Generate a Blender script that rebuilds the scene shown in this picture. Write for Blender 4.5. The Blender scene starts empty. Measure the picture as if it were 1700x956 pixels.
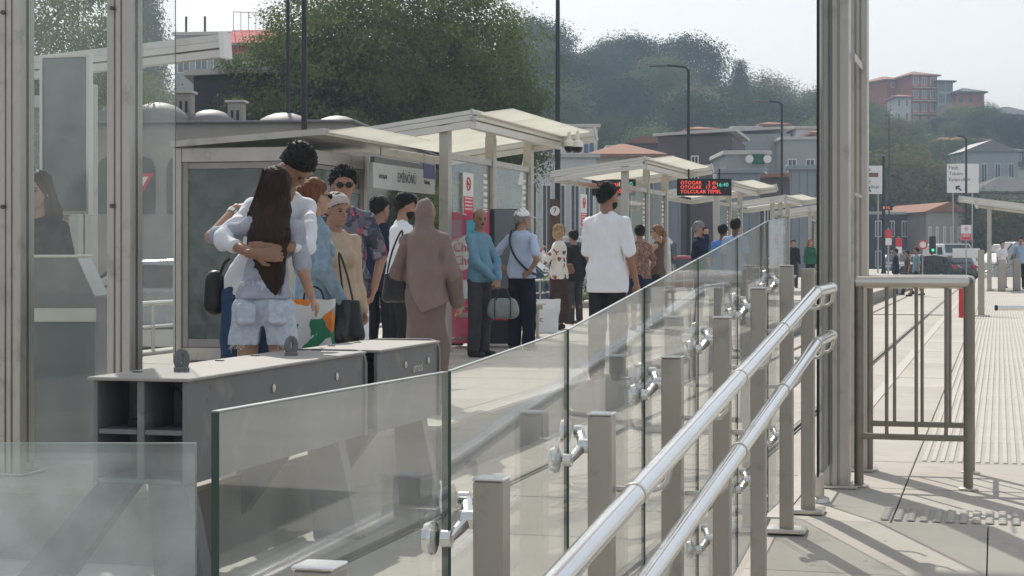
import bpy, bmesh, math, random
import numpy as np
from itertools import product
from mathutils import Vector, Matrix
random.seed(7); rng = np.random.default_rng(7)
R = math.radians
S = bpy.context.scene
COL = S.collection

# ------------------------------------------------------------------ camera
FOC, HZ, CAMZ = 3000.0, 420.0, 1.2          # focal length and horizon in photo pixels
YAW = math.atan(0.27)
CA, SA = math.cos(YAW), math.sin(YAW)
cam = bpy.data.cameras.new('camera'); camo = bpy.data.objects.new('camera', cam); COL.objects.link(camo)
camo.location = (0, 0, CAMZ); camo.rotation_euler = (R(90), 0, YAW)
cam.sensor_width = 36; cam.lens = FOC / 1700 * 36
cam.shift_y = -(478 - HZ) / 1700
cam.clip_end = 6000; cam.clip_start = 0.05
S.camera = camo

# ------------------------------------------------------------------ sky, sun, exposure
SUN_EL, SUN_CCW = 43.0, math.degrees(YAW) + 14.0     # degrees; counter-clockwise from +Y
world = bpy.data.worlds.new('World'); S.world = world; world.use_nodes = True
nt = world.node_tree; nt.nodes.clear()
sky = nt.nodes.new('ShaderNodeTexSky'); sky.sky_type = 'NISHITA'; sky.sun_disc = False
sky.sun_elevation = R(SUN_EL); sky.sun_rotation = R(-SUN_CCW)
sky.air_density = 1.0; sky.dust_density = 3.0; sky.ozone_density = 2.0; sky.altitude = 0
bg = nt.nodes.new('ShaderNodeBackground'); bg.inputs[1].default_value = 0.122
wo = nt.nodes.new('ShaderNodeOutputWorld')
# thin high cloud veil over the blue
tc = nt.nodes.new('ShaderNodeTexCoord'); mp = nt.nodes.new('ShaderNodeMapping'); mp.inputs['Scale'].default_value = (1.2, 1.2, 5)
cn = nt.nodes.new('ShaderNodeTexNoise'); cn.inputs['Scale'].default_value = 2.6; cn.inputs['Detail'].default_value = 6; cn.inputs['Roughness'].default_value = .55
cr = nt.nodes.new('ShaderNodeMapRange'); cr.inputs[1].default_value = .38; cr.inputs[2].default_value = .72; cr.inputs[3].default_value = .35; cr.inputs[4].default_value = .75
mx = nt.nodes.new('ShaderNodeMixRGB'); mx.inputs[2].default_value = (8.7, 8.9, 9.0, 1)
nt.links.new(tc.outputs['Generated'], mp.inputs[0]); nt.links.new(mp.outputs[0], cn.inputs['Vector'])
nt.links.new(cn.outputs[0], cr.inputs[0]); nt.links.new(cr.outputs[0], mx.inputs[0])
nt.links.new(sky.outputs[0], mx.inputs[1]); nt.links.new(mx.outputs[0], bg.inputs[0]); nt.links.new(bg.outputs[0], wo.inputs[0])
sl = bpy.data.lights.new('sun', 'SUN'); sl.energy = 4.5; sl.angle = R(0.6); sl.color = (1, .95, .87)
so = bpy.data.objects.new('sun', sl); COL.objects.link(so)
so.rotation_euler = (R(90 - SUN_EL), 0, R(SUN_CCW + 180)); so.location = (-40, 80, 90)
S.view_settings.view_transform = 'Standard'; S.view_settings.look = 'None'
S.view_settings.exposure = 0.0; S.view_settings.gamma = 1.0; S.view_settings.use_curve_mapping = False
S.render.engine = 'CYCLES'
S.cycles.use_denoising = True; S.cycles.max_bounces = 8; S.cycles.diffuse_bounces = 3; S.cycles.glossy_bounces = 4
S.cycles.transmission_bounces = 4; S.cycles.transparent_max_bounces = 40; S.cycles.volume_bounces = 0
S.cycles.caustics_reflective = False; S.cycles.caustics_refractive = False; S.cycles.sample_clamp_indirect = 6

def at(px, py, D):
    X = (px - 850) / FOC * D
    return Vector((X * CA - D * SA, X * SA + D * CA, CAMZ - (py - HZ) / FOC * D))
def at0(px, D, z=0.0):
    p = at(px, 0, D); p.z = z; return p
def cam_xy(X, D, z=0.0):
    return Vector((X * CA - D * SA, X * SA + D * CA, z))
G = -0.385                                   # street and track level; platforms are z = 0

# ------------------------------------------------------------------ materials
MATS = {}
def nodes(name):
    m = bpy.data.materials.new(name); m.use_nodes = True; MATS[name] = m
    n = m.node_tree.nodes; l = m.node_tree.links
    return m, n, l, n['Principled BSDF']
def noise(n, l, scale, detail=4, rough=.6, coord='Object', sc=None):
    t = n.new('ShaderNodeTexCoord'); x = n.new('ShaderNodeTexNoise')
    x.inputs['Scale'].default_value = scale; x.inputs['Detail'].default_value = detail; x.inputs['Roughness'].default_value = rough
    if sc:
        mpn = n.new('ShaderNodeMapping'); mpn.inputs['Scale'].default_value = sc
        l.new(t.outputs[coord], mpn.inputs[0]); l.new(mpn.outputs[0], x.inputs['Vector'])
    else: l.new(t.outputs[coord], x.inputs['Vector'])
    return x
def pm(name, col, rough=.6, metal=0.0, var=.15, scale=5, bump=0, bscale=60, spec=.4, sc=None, rvar=.1, stain=None, objvar=0, spots=None):
    m, n, l, b = nodes(name)
    x = noise(n, l, scale, sc=sc)
    mr = n.new('ShaderNodeMapRange'); mr.inputs[1].default_value = .3; mr.inputs[2].default_value = .7
    mr.inputs[3].default_value = 1 - var; mr.inputs[4].default_value = 1 + var
    l.new(x.outputs[0], mr.inputs[0])
    vm = n.new('ShaderNodeVectorMath'); vm.operation = 'SCALE'; vm.inputs[0].default_value = col[:3]
    l.new(mr.outputs[0], vm.inputs['Scale'])
    out = vm.outputs[0]
    if objvar:
        oi = n.new('ShaderNodeObjectInfo'); om = n.new('ShaderNodeMapRange'); om.inputs[3].default_value = 1 - objvar; om.inputs[4].default_value = 1 + objvar
        l.new(oi.outputs['Random'], om.inputs[0]); v2 = n.new('ShaderNodeVectorMath'); v2.operation = 'SCALE'
        l.new(out, v2.inputs[0]); l.new(om.outputs[0], v2.inputs['Scale']); out = v2.outputs[0]
    if stain:
        y = noise(n, l, stain[1], 6, .65); rp = n.new('ShaderNodeMapRange')
        rp.inputs[1].default_value = .55; rp.inputs[2].default_value = .75; rp.inputs[3].default_value = 0; rp.inputs[4].default_value = stain[2]
        l.new(y.outputs[0], rp.inputs[0]); mixn = n.new('ShaderNodeMixRGB'); mixn.inputs[2].default_value = (*stain[0], 1)
        l.new(rp.outputs[0], mixn.inputs[0]); l.new(out, mixn.inputs[1]); out = mixn.outputs[0]
    if spots:
        t_ = n.new('ShaderNodeTexCoord'); vo = n.new('ShaderNodeTexVoronoi'); vo.inputs['Scale'].default_value = spots[0]; l.new(t_.outputs['Object'], vo.inputs['Vector'])
        lt = n.new('ShaderNodeMapRange'); lt.inputs[1].default_value = spots[1] * .7; lt.inputs[2].default_value = spots[1]; lt.inputs[3].default_value = spots[2]; lt.inputs[4].default_value = 0; l.new(vo.outputs['Distance'], lt.inputs[0])
        mx2 = n.new('ShaderNodeMixRGB'); mx2.inputs[2].default_value = (col[0] * .45, col[1] * .45, col[2] * .45, 1); l.new(lt.outputs[0], mx2.inputs[0]); l.new(out, mx2.inputs[1]); out = mx2.outputs[0]
    l.new(out, b.inputs['Base Color'])
    b.inputs['Metallic'].default_value = metal; b.inputs['Specular IOR Level'].default_value = spec
    rr = n.new('ShaderNodeMapRange'); rr.inputs[3].default_value = max(.03, rough - rvar); rr.inputs[4].default_value = min(1, rough + rvar)
    l.new(x.outputs[0], rr.inputs[0]); l.new(rr.outputs[0], b.inputs['Roughness'])
    if bump:
        y = noise(n, l, bscale, 5); bp = n.new('ShaderNodeBump'); bp.inputs['Strength'].default_value = 1; bp.inputs['Distance'].default_value = bump
        l.new(y.outputs[0], bp.inputs['Height']); l.new(bp.outputs[0], b.inputs['Normal'])
    return m
def glassmat(name, tint=(.93, .97, .95), dirt_sheen=.03, wave=.0004, wscale=3.0, dirt_sheen_col=(.75, .77, .74), gl=.02):
    m, n, l, b = nodes(name); n.remove(b)
    out = n['Material Output']
    tr = n.new('ShaderNodeBsdfTransparent'); tr.inputs[0].default_value = (*tint, 1)
    g = n.new('ShaderNodeBsdfGlossy'); g.inputs['Roughness'].default_value = gl
    ge = n.new('ShaderNodeNewGeometry'); mi = n.new('ShaderNodeMapRange'); mi.inputs[3].default_value = 1.6; mi.inputs[4].default_value = 1 / 1.6
    l.new(ge.outputs['Backfacing'], mi.inputs[0])
    fr = n.new('ShaderNodeFresnel'); l.new(mi.outputs[0], fr.inputs[0])
    if wave:
        w = noise(n, l, wscale, 2, .4); bp = n.new('ShaderNodeBump'); bp.inputs['Distance'].default_value = wave; bp.inputs['Strength'].default_value = 1
        l.new(w.outputs[0], bp.inputs['Height']); l.new(bp.outputs[0], g.inputs['Normal'])
    ms = n.new('ShaderNodeMixShader'); l.new(fr.outputs[0], ms.inputs[0]); l.new(tr.outputs[0], ms.inputs[1]); l.new(g.outputs[0], ms.inputs[2])
    df = n.new('ShaderNodeBsdfDiffuse'); df.inputs[0].default_value = (*dirt_sheen_col, 1)
    tl = n.new('ShaderNodeBsdfTranslucent'); tl.inputs[0].default_value = (*dirt_sheen_col, 1)
    dm = n.new('ShaderNodeMixShader'); dm.inputs[0].default_value = .5; l.new(df.outputs[0], dm.inputs[1]); l.new(tl.outputs[0], dm.inputs[2])
    dn = noise(n, l, 5, 6, .65); dr = n.new('ShaderNodeMapRange'); dr.inputs[1].default_value = .35; dr.inputs[2].default_value = .75; dr.inputs[3].default_value = dirt_sheen * .4; dr.inputs[4].default_value = dirt_sheen * 1.8
    l.new(dn.outputs[0], dr.inputs[0])
    m2 = n.new('ShaderNodeMixShader'); l.new(dr.outputs[0], m2.inputs[0]); l.new(ms.outputs[0], m2.inputs[1]); l.new(dm.outputs[0], m2.inputs[2])
    l.new(m2.outputs[0], out.inputs[0])
    return m
def emis(name, col, st):
    m, n, l, b = nodes(name); b.inputs['Base Color'].default_value = (.02, .02, .02, 1)
    b.inputs['Emission Color'].default_value = (*col, 1); b.inputs['Emission Strength'].default_value = st
    return m
def translucent(name, col, mix=.5, var=.1, scale=2.0, objvar=0.0, hue=None, hscale=.6):
    m, n, l, b = nodes(name); n.remove(b); out = n['Material Output']
    x = noise(n, l, scale, 3); mr = n.new('ShaderNodeMapRange'); mr.inputs[1].default_value = .3; mr.inputs[2].default_value = .7
    mr.inputs[3].default_value = 1 - var; mr.inputs[4].default_value = 1 + var; l.new(x.outputs[0], mr.inputs[0])
    vm = n.new('ShaderNodeVectorMath'); vm.operation = 'SCALE'; vm.inputs[0].default_value = col; l.new(mr.outputs[0], vm.inputs['Scale']); o = vm.outputs[0]
    if hue:
        y = noise(n, l, hscale, 3); rp = n.new('ShaderNodeMapRange'); rp.inputs[1].default_value = .4; rp.inputs[2].default_value = .65; l.new(y.outputs[0], rp.inputs[0])
        mm = n.new('ShaderNodeMixRGB'); mm.inputs[2].default_value = (*hue, 1); l.new(rp.outputs[0], mm.inputs[0]); l.new(o, mm.inputs[1]); o = mm.outputs[0]
    if objvar:
        oi = n.new('ShaderNodeObjectInfo'); om = n.new('ShaderNodeMapRange'); om.inputs[3].default_value = 1 - objvar; om.inputs[4].default_value = 1 + objvar
        l.new(oi.outputs['Random'], om.inputs[0]); v2 = n.new('ShaderNodeVectorMath'); v2.operation = 'SCALE'
        l.new(o, v2.inputs[0]); l.new(om.outputs[0], v2.inputs['Scale']); o = v2.outputs[0]
    d = n.new('ShaderNodeBsdfDiffuse'); t = n.new('ShaderNodeBsdfTranslucent'); l.new(o, d.inputs[0]); l.new(o, t.inputs[0])
    ms = n.new('ShaderNodeMixShader'); ms.inputs[0].default_value = mix; l.new(d.outputs[0], ms.inputs[1]); l.new(t.outputs[0], ms.inputs[2]); l.new(ms.outputs[0], out.inputs[0])
    return m
def ramp_pattern(name, stops, scale=20, kind='voronoi', rough=.85, const=True, sc=None):
    m, n, l, b = nodes(name); t = n.new('ShaderNodeTexCoord')
    if kind == 'voronoi':
        x = n.new('ShaderNodeTexVoronoi'); x.inputs['Scale'].default_value = scale; src = None
        nz = noise(n, l, scale * .7, 2); add = n.new('ShaderNodeVectorMath'); add.operation = 'MULTIPLY_ADD'
        l.new(nz.outputs['Color'], add.inputs[0]); add.inputs[1].default_value = (.12,) * 3; l.new(t.outputs['Object'], add.inputs[2]); l.new(add.outputs[0], x.inputs['Vector'])
        sp = n.new('ShaderNodeSeparateColor'); l.new(x.outputs['Color'], sp.inputs[0]); src = sp.outputs[0]
    else:
        x = noise(n, l, scale, 3, .6, sc=sc); src = x.outputs[0]
    cr_ = n.new('ShaderNodeValToRGB'); cr_.color_ramp.interpolation = 'CONSTANT' if const else 'LINEAR'
    e = cr_.color_ramp.elements
    while len(e) < len(stops): e.new(.5)
    for q, (p, c) in zip(e, stops): q.position = p; q.color = (*c, 1)
    l.new(src, cr_.inputs[0]); l.new(cr_.outputs[0], b.inputs['Base Color']); b.inputs['Roughness'].default_value = rough; b.inputs['Specular IOR Level'].default_value = .15
    return m

pm('fence_steel', (.24, .215, .18), .38, .8, .12, 4, stain=((.1, .09, .08), 9, .4))
pm('steel', (.58, .55, .50), .30, 1.0, .08, 3, sc=(1, 1, .25), bump=.0002, bscale=120)
pm('steel_polish', (.74, .73, .71), .17, 1.0, .05, 6)
pm('steel_post', (.40, .365, .325), .38, .8, .1, 2.5, sc=(1, 1, .3), stain=((.17, .15, .13), 9, .55))
pm('alu', (.47, .44, .395), .38, .6, .1, 2.2, sc=(1, 1, .3), stain=((.20, .18, .155), 5, .6))
pm('alu_light', (.62, .595, .55), .36, .6, .08, 3, stain=((.3, .27, .24), 3, .35))
pm('concrete', (.41, .375, .325), .85, 0, .1, 1.4, bump=.0015, bscale=90, stain=((.23, .205, .175), 2.2, .75), objvar=.08, spots=(5.5, .09, .6))
pm('concrete_dark', (.29, .275, .25), .88, 0, .12, 1.1, bump=.002, bscale=70, stain=((.16, .15, .14), 1.6, .5), objvar=.07)
pm('granite', (.40, .375, .34), .8, 0, .12, 1.8, bump=.001, bscale=120, stain=((.24, .22, .2), 2, .6), objvar=.1, spots=(5, .09, .6))
pm('tactile', (.45, .42, .37), .8, 0, .12, 4, bump=.001, bscale=150, stain=((.28, .26, .24), 4, .5))
pm('asphalt', (.075, .073, .07), .9, 0, .2, .8, bump=.003, bscale=50)
pm('rail_steel', (.16, .145, .13), .4, .8, .2, 3)
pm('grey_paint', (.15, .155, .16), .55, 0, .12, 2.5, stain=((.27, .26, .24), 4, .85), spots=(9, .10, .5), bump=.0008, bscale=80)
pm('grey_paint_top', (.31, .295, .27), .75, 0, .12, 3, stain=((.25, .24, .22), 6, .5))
pm('black_metal', (.018, .02, .021), .5, .2, .1, 4)
pm('dark_plastic', (.025, .026, .028), .5, 0, .1, 6)
pm('rubber', (.03, .03, .03), .8, 0, .1, 6)
pm('white_paint', (.78, .76, .72), .55, 0, .06, 3, stain=((.5, .48, .44), 3, .3))
pm('bolt', (.12, .11, .1), .4, .8, .1, 8)
pm('red_paint', (.55, .05, .04), .5, 0, .1, 6)
pm('sign_white', (.80, .79, .76), .5, 0, .04, 5)
pm('sign_red', (.62, .05, .06), .5, 0, .06, 5)
pm('sign_blue', (.10, .10, .28), .5, 0, .06, 5)
pm('sign_dark', (.03, .03, .035), .5, 0, .06, 5)
pm('pink', (.70, .10, .20), .5, 0, .08, 4)
pm('cyan', (.10, .50, .60), .5, 0, .06, 5)
pm('yellow', (.75, .50, .08), .5, 0, .06, 5)
pm('glass_top', (.30, .34, .32), .3, 0, .1, 10)  # paler than the other glass edges: sunlit top edge put into the colour
pm('board_text', (.12, .12, .13), .6)
pm('board_pale', (.58, .59, .58), .5, 0, .05, 4)
pm('glass_edge', (.022, .055, .045), .2, 0, .1, 10, spec=.6)
pm('window_dark', (.035, .042, .045), .12, 0, .2, 1.5, spec=.7)
pm('kiosk_inside', (.30, .35, .33), .7, 0, .3, 1.2)  # interior colour lifted to stand in for green-grey window reflections
pm('window_grey', (.16, .18, .19), .2, 0, .2, .8, spec=.6)
glassmat('glass_rail', (.965, .985, .978), .06, .0006, 2.4)
glassmat('glass_gate', (.86, .925, .915), .16, .0003, 2.5, dirt_sheen_col=(.62, .68, .69))  # milky film: grime plus the bluish reflection put into its colour
glassmat('glass_pane', (.95, .975, .965), .035, .0004, 1.2)
glassmat('glass_kiosk', (.72, .78, .76), .14, .0003, .8, gl=.03)  # pale tint and film stand in for green-grey reflections
translucent('canopy', (.88, .87, .81), .62, .05, 1.5)
emis('led_red', (1, .10, .07), 1.3); emis('led_teal', (.12, .75, .6), 1.0); emis('led_green', (.05, .9, .45), 1.2); emis('led_orange', (1, .22, .1), 1.3)

# ------------------------------------------------------------------ mesh helpers
def np_mesh(name, V, F):
    """V (n,3), F (m,k) all faces with k corners."""
    V = np.asarray(V, np.float32); F = np.asarray(F, np.int32); k = F.shape[1]
    me = bpy.data.meshes.new(name)
    me.vertices.add(len(V)); me.vertices.foreach_set('co', V.ravel())
    me.loops.add(F.size); me.loops.foreach_set('vertex_index', F.ravel())
    me.polygons.add(len(F)); me.polygons.foreach_set('loop_start', np.arange(0, F.size, k, dtype=np.int32))
    me.update(calc_edges=True); me.validate(verbose=False)
    return me
def link(name, me, parent=None, mats=(), smooth=False, ang=40):
    o = bpy.data.objects.new(name, me); COL.objects.link(o)
    for m in mats: me.materials.append(MATS[m])
    if smooth:
        me.polygons.foreach_set('use_smooth', np.ones(len(me.polygons), bool))
        if ang: me.set_sharp_from_angle(angle=R(ang))
    if parent: o.parent = parent
    return o
def tag(o, label, cat=None, group=None, kind=None):
    if label: o['label'] = label
    if cat: o['category'] = cat
    if group: o['group'] = group
    if kind: o['kind'] = kind
    return o
def thing(name, label, cat, loc=(0, 0, 0), rz=0.0, group=None):
    o = bpy.data.objects.new(name, None); COL.objects.link(o); o.empty_display_size = .1
    o.location = loc; o.rotation_euler = (0, 0, rz)
    return tag(o, label, cat, group)
def dup(root, loc=None, rz=None, label=None, group=None, parent=None, scale=None):
    c = root.copy(); COL.objects.link(c); c.parent = parent
    if loc is not None: c.location = loc
    if rz is not None: c.rotation_euler = (0, 0, rz)
    if scale is not None: c.scale = scale
    if label: c['label'] = label
    if group: c['group'] = group
    for ch in list(root.children):
        d = ch.copy(); COL.objects.link(d); d.parent = c
        for g in list(ch.children):
            e = g.copy(); COL.objects.link(e); e.parent = d
    return c
def rotz(p, a):
    return Vector((p[0] * math.cos(a) - p[1] * math.sin(a), p[0] * math.sin(a) + p[1] * math.cos(a), p[2]))
class MB:
    def __init__(s): s.v = []; s.f = []; s.m = []
    def add(s, v, f, mi=0):
        o = len(s.v); s.v += [tuple(p) for p in v]; s.f += [tuple(i + o for i in q) for q in f]; s.m += [mi] * len(f); return s
    def box(s, x0, x1, y0, y1, z0, z1, mi=0):
        return s.add([(x, y, z) for x in (x0, x1) for y in (y0, y1) for z in (z0, z1)],
                     [(0, 1, 3, 2), (4, 6, 7, 5), (0, 4, 5, 1), (2, 3, 7, 6), (0, 2, 6, 4), (1, 5, 7, 3)], mi)
    def cbox(s, x0, x1, y0, y1, z0, z1, b=.004, seg=1, mi=0):
        bm = bmesh.new(); bmesh.ops.create_cube(bm, size=1)
        for q in bm.verts: q.co = Vector((x0 + (q.co.x + .5) * (x1 - x0), y0 + (q.co.y + .5) * (y1 - y0), z0 + (q.co.z + .5) * (z1 - z0)))
        bmesh.ops.bevel(bm, geom=bm.edges[:], offset=b, segments=seg, profile=.5, affect='EDGES')
        bm.verts.index_update(); s.add([q.co for q in bm.verts], [[q.index for q in f.verts] for f in bm.faces], mi); bm.free(); return s
    def bar(s, p, q, w, h, up=(0, 0, 1), mi=0):
        p, q = Vector(p), Vector(q); d = (q - p).normalized(); u = Vector(up); u = (u - d * u.dot(d)).normalized(); r = d.cross(u)
        v = [e + r * a * w / 2 + u * b * h / 2 for e in (p, q) for a in (-1, 1) for b in (-1, 1)]
        return s.add(v, [(0, 1, 3, 2), (4, 6, 7, 5), (0, 4, 5, 1), (2, 3, 7, 6), (0, 2, 6, 4), (1, 5, 7, 3)], mi)
    def tube(s, pts, r, n=14, mi=0, cap=True):
        pts = [Vector(p) for p in pts]; rs = r if isinstance(r, (list, tuple)) else [r] * len(pts)
        t0 = (pts[1] - pts[0]).normalized(); u = t0.orthogonal().normalized(); V = []; F = []
        for i, p in enumerate(pts):
            t = ((pts[min(i + 1, len(pts) - 1)] - pts[max(i - 1, 0)])).normalized(); u = (u - t * u.dot(t)).normalized(); w = t.cross(u)
            V += [p + (u * math.cos(2 * math.pi * k / n) + w * math.sin(2 * math.pi * k / n)) * rs[i] for k in range(n)]
        for i in range(len(pts) - 1):
            for k in range(n): F.append((i * n + k, i * n + (k + 1) % n, (i + 1) * n + (k + 1) % n, (i + 1) * n + k))
        if cap: F.append(tuple(range(n - 1, -1, -1))); F.append(tuple((len(pts) - 1) * n + k for k in range(n)))
        return s.add(V, F, mi)
    def lathe(s, prof, n=20, c=(0, 0, 0), mi=0, sy=1.0):
        V = []; F = []
        for r, z in prof: V += [(c[0] + r * math.cos(2 * math.pi * k / n), c[1] + sy * r * math.sin(2 * math.pi * k / n), c[2] + z) for k in range(n)]
        for i in range(len(prof) - 1):
            for k in range(n): F.append((i * n + k, i * n + (k + 1) % n, (i + 1) * n + (k + 1) % n, (i + 1) * n + k))
        F.append(tuple(range(n - 1, -1, -1))); F.append(tuple((len(prof) - 1) * n + k for k in range(n)))
        return s.add(V, F, mi)
    def sphere(s, c, r, n=10, mi=0):
        r = r if isinstance(r, (tuple, list)) else (r, r, r); V = [(c[0], c[1], c[2] - r[2])]; F = []; m = max(4, n // 2 + 1)
        for i in range(1, m):
            a = -math.pi / 2 + math.pi * i / m
            V += [(c[0] + r[0] * math.cos(a) * math.cos(2 * math.pi * k / n), c[1] + r[1] * math.cos(a) * math.sin(2 * math.pi * k / n), c[2] + r[2] * math.sin(a)) for k in range(n)]
        V.append((c[0], c[1], c[2] + r[2])); L = len(V) - 1
        for k in range(n):
            F.append((0, 1 + (k + 1) % n, 1 + k)); F.append((L, L - n + k, L - n + (k + 1) % n))
            for i in range(m - 2): F.append((1 + i * n + k, 1 + i * n + (k + 1) % n, 1 + (i + 1) * n + (k + 1) % n, 1 + (i + 1) * n + k))
        return s.add(V, F, mi)
    def prism(s, poly, ext, mi=0):
        poly = [Vector(p) for p in poly]; e = Vector(ext); n = len(poly)
        return s.add(poly + [p + e for p in poly], [tuple(range(n - 1, -1, -1)), tuple(range(n, 2 * n))] + [(i, (i + 1) % n, n + (i + 1) % n, n + i) for i in range(n)], mi)
    def xf(s, fn): s.v = [tuple(fn(Vector(p))) for p in s.v]; return s
    def mesh(s, name, mats, smooth=False, ang=35):
        me = bpy.data.meshes.new(name); me.from_pydata(s.v, [], s.f)
        for m in mats: me.materials.append(MATS[m])
        if len(mats) > 1: me.polygons.foreach_set('material_index', s.m)
        bm = bmesh.new(); bm.from_mesh(me); bmesh.ops.recalc_face_normals(bm, faces=bm.faces); bm.to_mesh(me); bm.free()
        if smooth:
            me.polygons.foreach_set('use_smooth', np.ones(len(me.polygons), bool)); me.set_sharp_from_angle(angle=R(ang))
        return me
    def build(s, name, mats, parent=None, smooth=False, world=False, ang=35):
        if isinstance(mats, str): mats = (mats,)
        if world and parent is not None:
            root = parent
            while root.parent: root = root.parent
            l, a = Vector(root.location), -root.rotation_euler.z
            s.xf(lambda p: rotz(p - l, a))
        o = bpy.data.objects.new(name, s.mesh(name, mats, smooth, ang)); COL.objects.link(o)
        if parent is not None: o.parent = parent
        return o
def text_mesh(txt, size, mat, parent, loc, rot, name='lettering', align='CENTER', ext=.002, sx=1.0):
    cu = bpy.data.curves.new(name, 'FONT'); cu.body = txt; cu.size = size; cu.align_x = align; cu.align_y = 'CENTER'; cu.extrude = ext; cu.resolution_u = 2
    to = bpy.data.objects.new(name, cu); COL.objects.link(to)
    dg = bpy.context.evaluated_depsgraph_get(); me = bpy.data.meshes.new_from_object(to.evaluated_get(dg)); bpy.data.objects.remove(to)
    me.materials.clear(); me.materials.append(MATS[mat]); o = bpy.data.objects.new(name, me); COL.objects.link(o)
    o.parent = parent; o.location = loc; o.rotation_euler = rot; o.scale = (sx, 1, 1)
    return o
def struct(name, mb, mat, **k):
    o = mb.build(name, mat, **k); o['kind'] = 'structure'; return o
# ================================================================== SETTING
struct('ground', MB().box(-2500, 2500, -400, 3500, G - .5, G), 'concrete_dark')
struct('road', MB().box(-34, -11.6, -20, 150, G - .02, G + .006), 'asphalt')
def slabs(parent, name, xs, y0, y1, dy, z, mat, th=.05, gap=.007, jit=.0015):
    cache = {}
    for i in range(len(xs) - 1):
        w = xs[i + 1] - xs[i] - gap
        key = round(w, 3)
        if key not in cache:
            cache[key] = MB().cbox(-w / 2, w / 2, -(dy - gap) / 2, (dy - gap) / 2, -th, 0, .003).mesh(name, (mat,))
        y = y0 + dy / 2
        while y < y1:
            o = bpy.data.objects.new(name, cache[key]); COL.objects.link(o); o.parent = parent
            o.location = ((xs[i] + xs[i + 1]) / 2, y, z + random.uniform(-jit, jit)); y += dy
# track bed
tb = struct('track_bed', MB().box(-3.66, -1.06, 4, 150, G - .05, G + .012), 'concrete_dark')
slabs(tb, 'paving_panel', [-3.65, -3.20], 8, 46, 1.5, G + .055, 'concrete')
slabs(tb, 'paving_panel', [-3.11, -1.765], 8, 46, 1.5, G + .055, 'concrete')
slabs(tb, 'paving_panel', [-1.675, -1.065], 8, 46, 1.5, G + .055, 'concrete')
for x in (-1.72, -3.155):
    m = MB().box(x - .035, x - .004, 4, 150, G, G + .062).box(x + .026, x + .036, 4, 150, G, G + .06).box(x - .004, x + .026, 4, 150, G, G + .03)
    m.build('rail', 'rail_steel', tb)
far_bed = MB().box(-3.65, -1.065, 46.3, 150, G, G + .05).build('far_paving', 'concrete', tb)
# right platform with its ramp
def zf(y): return -.38 + .38 * min(1, max(0, (y - 3.7) / 4.5))
rp = struct('platform_right', MB().box(-1.05, 6, 8.2, 140, G, -.03), 'concrete_dark')
slabs(rp, 'paving_slab', [-1.05, -.47], 8.2, 56, 1.2, 0, 'concrete')
slabs(rp, 'paving_slab', [-.47, .73, 1.93], 8.2, 56, 1.2, 0, 'concrete')
slabs(rp, 'paving_slab', [1.93, 3.6, 5.4], 8.2, 56, 2.4, 0, 'concrete')
MB().box(-1.05, 6, 56.3, 140, -.03, 0).build('far_paving', 'concrete', rp)
MB().box(-1.045, -.95, 8.2, 140, -.02, .006).build('edge_strip', 'tactile', rp)
rib = MB().cbox(-.014, .014, 0, 46, -.004, .006, .004).mesh('tactile_rib', ('tactile',))
for i in range(24):
    o = bpy.data.objects.new('tactile_rib', rib); COL.objects.link(o); o.parent = rp; o.location = (-.42 + i * .05, 10.65, .001)
m = MB()
for i in range(32):
    for j in range(7): m.lathe([(.021, 0), (.018, .006), (.012, .009)], 8, (-.5 + i * .057, 8.28 + j * .057, .002))
o = m.build('tactile_studs', 'tactile', rp, smooth=True); o['kind'] = 'stuff'
rm = struct('ramp', MB().prism([(-1.0, 3.7, G), (-1.0, 3.7, -.44), (-1.0, 8.2, -.06), (-1.0, 8.2, G)], (2.9, 0, 0)), 'concrete_dark')
for i in range(3):
    for j in range(5):
        y0, y1 = 3.7 + j * .9 + .003, 3.7 + (j + 1) * .9 - .003; x0, x1 = -1.0 + i * .95 + .003, -1.0 + (i + 1) * .95 - .003
        MB().prism([(x0, y0, zf(y0) - .05), (x0, y0, zf(y0)), (x0, y1, zf(y1)), (x0, y1, zf(y1) - .05)], (x1 - x0, 0, 0)).build('paving_slab', 'concrete', rm)
struct('landing', MB().box(-1.35, 1.9, -3, 3.69, G - .05, -.38), 'granite')
# left platform
lp = struct('platform_left', MB().box(-9.6, -3.72, 11.9, 140, G, -.03).box(-9.6, -3.98, 8.3, 11.89, G, -.03), 'concrete_dark')
slabs(lp, 'paving_slab', [-3.98, -3.72], 11.9, 46, 1.2, 0, 'concrete')
slabs(lp, 'paving_slab', [-5.2, -3.98], 8.3, 46, 1.2, 0, 'concrete')
slabs(lp, 'paving_slab', [-6.4, -5.2], 8.3, 46, 1.2, 0, 'concrete')
slabs(lp, 'paving_slab', [-9.6, -8.0, -6.4], 8.3, 46, 1.2, 0, 'concrete')
MB().box(-9.6, -3.72, 46.4, 140, -.03, 0).build('far_paving', 'concrete', lp)
MB().box(-3.85, -3.74, 11.9, 140, -.02, .006).build('edge_strip', 'tactile', lp)
# street paving in the foreground on the left
sp = struct('pavement_left', MB().box(-9, -1.36, -2, 8.29, G - .02, G + .005), 'granite')
slabs(sp, 'paving_slab', [-6.0, -5.2, -4.4, -3.6, -2.8, -2.0, -1.4], 4.2, 8.2, .8, G + .03, 'granite', th=.02)

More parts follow.
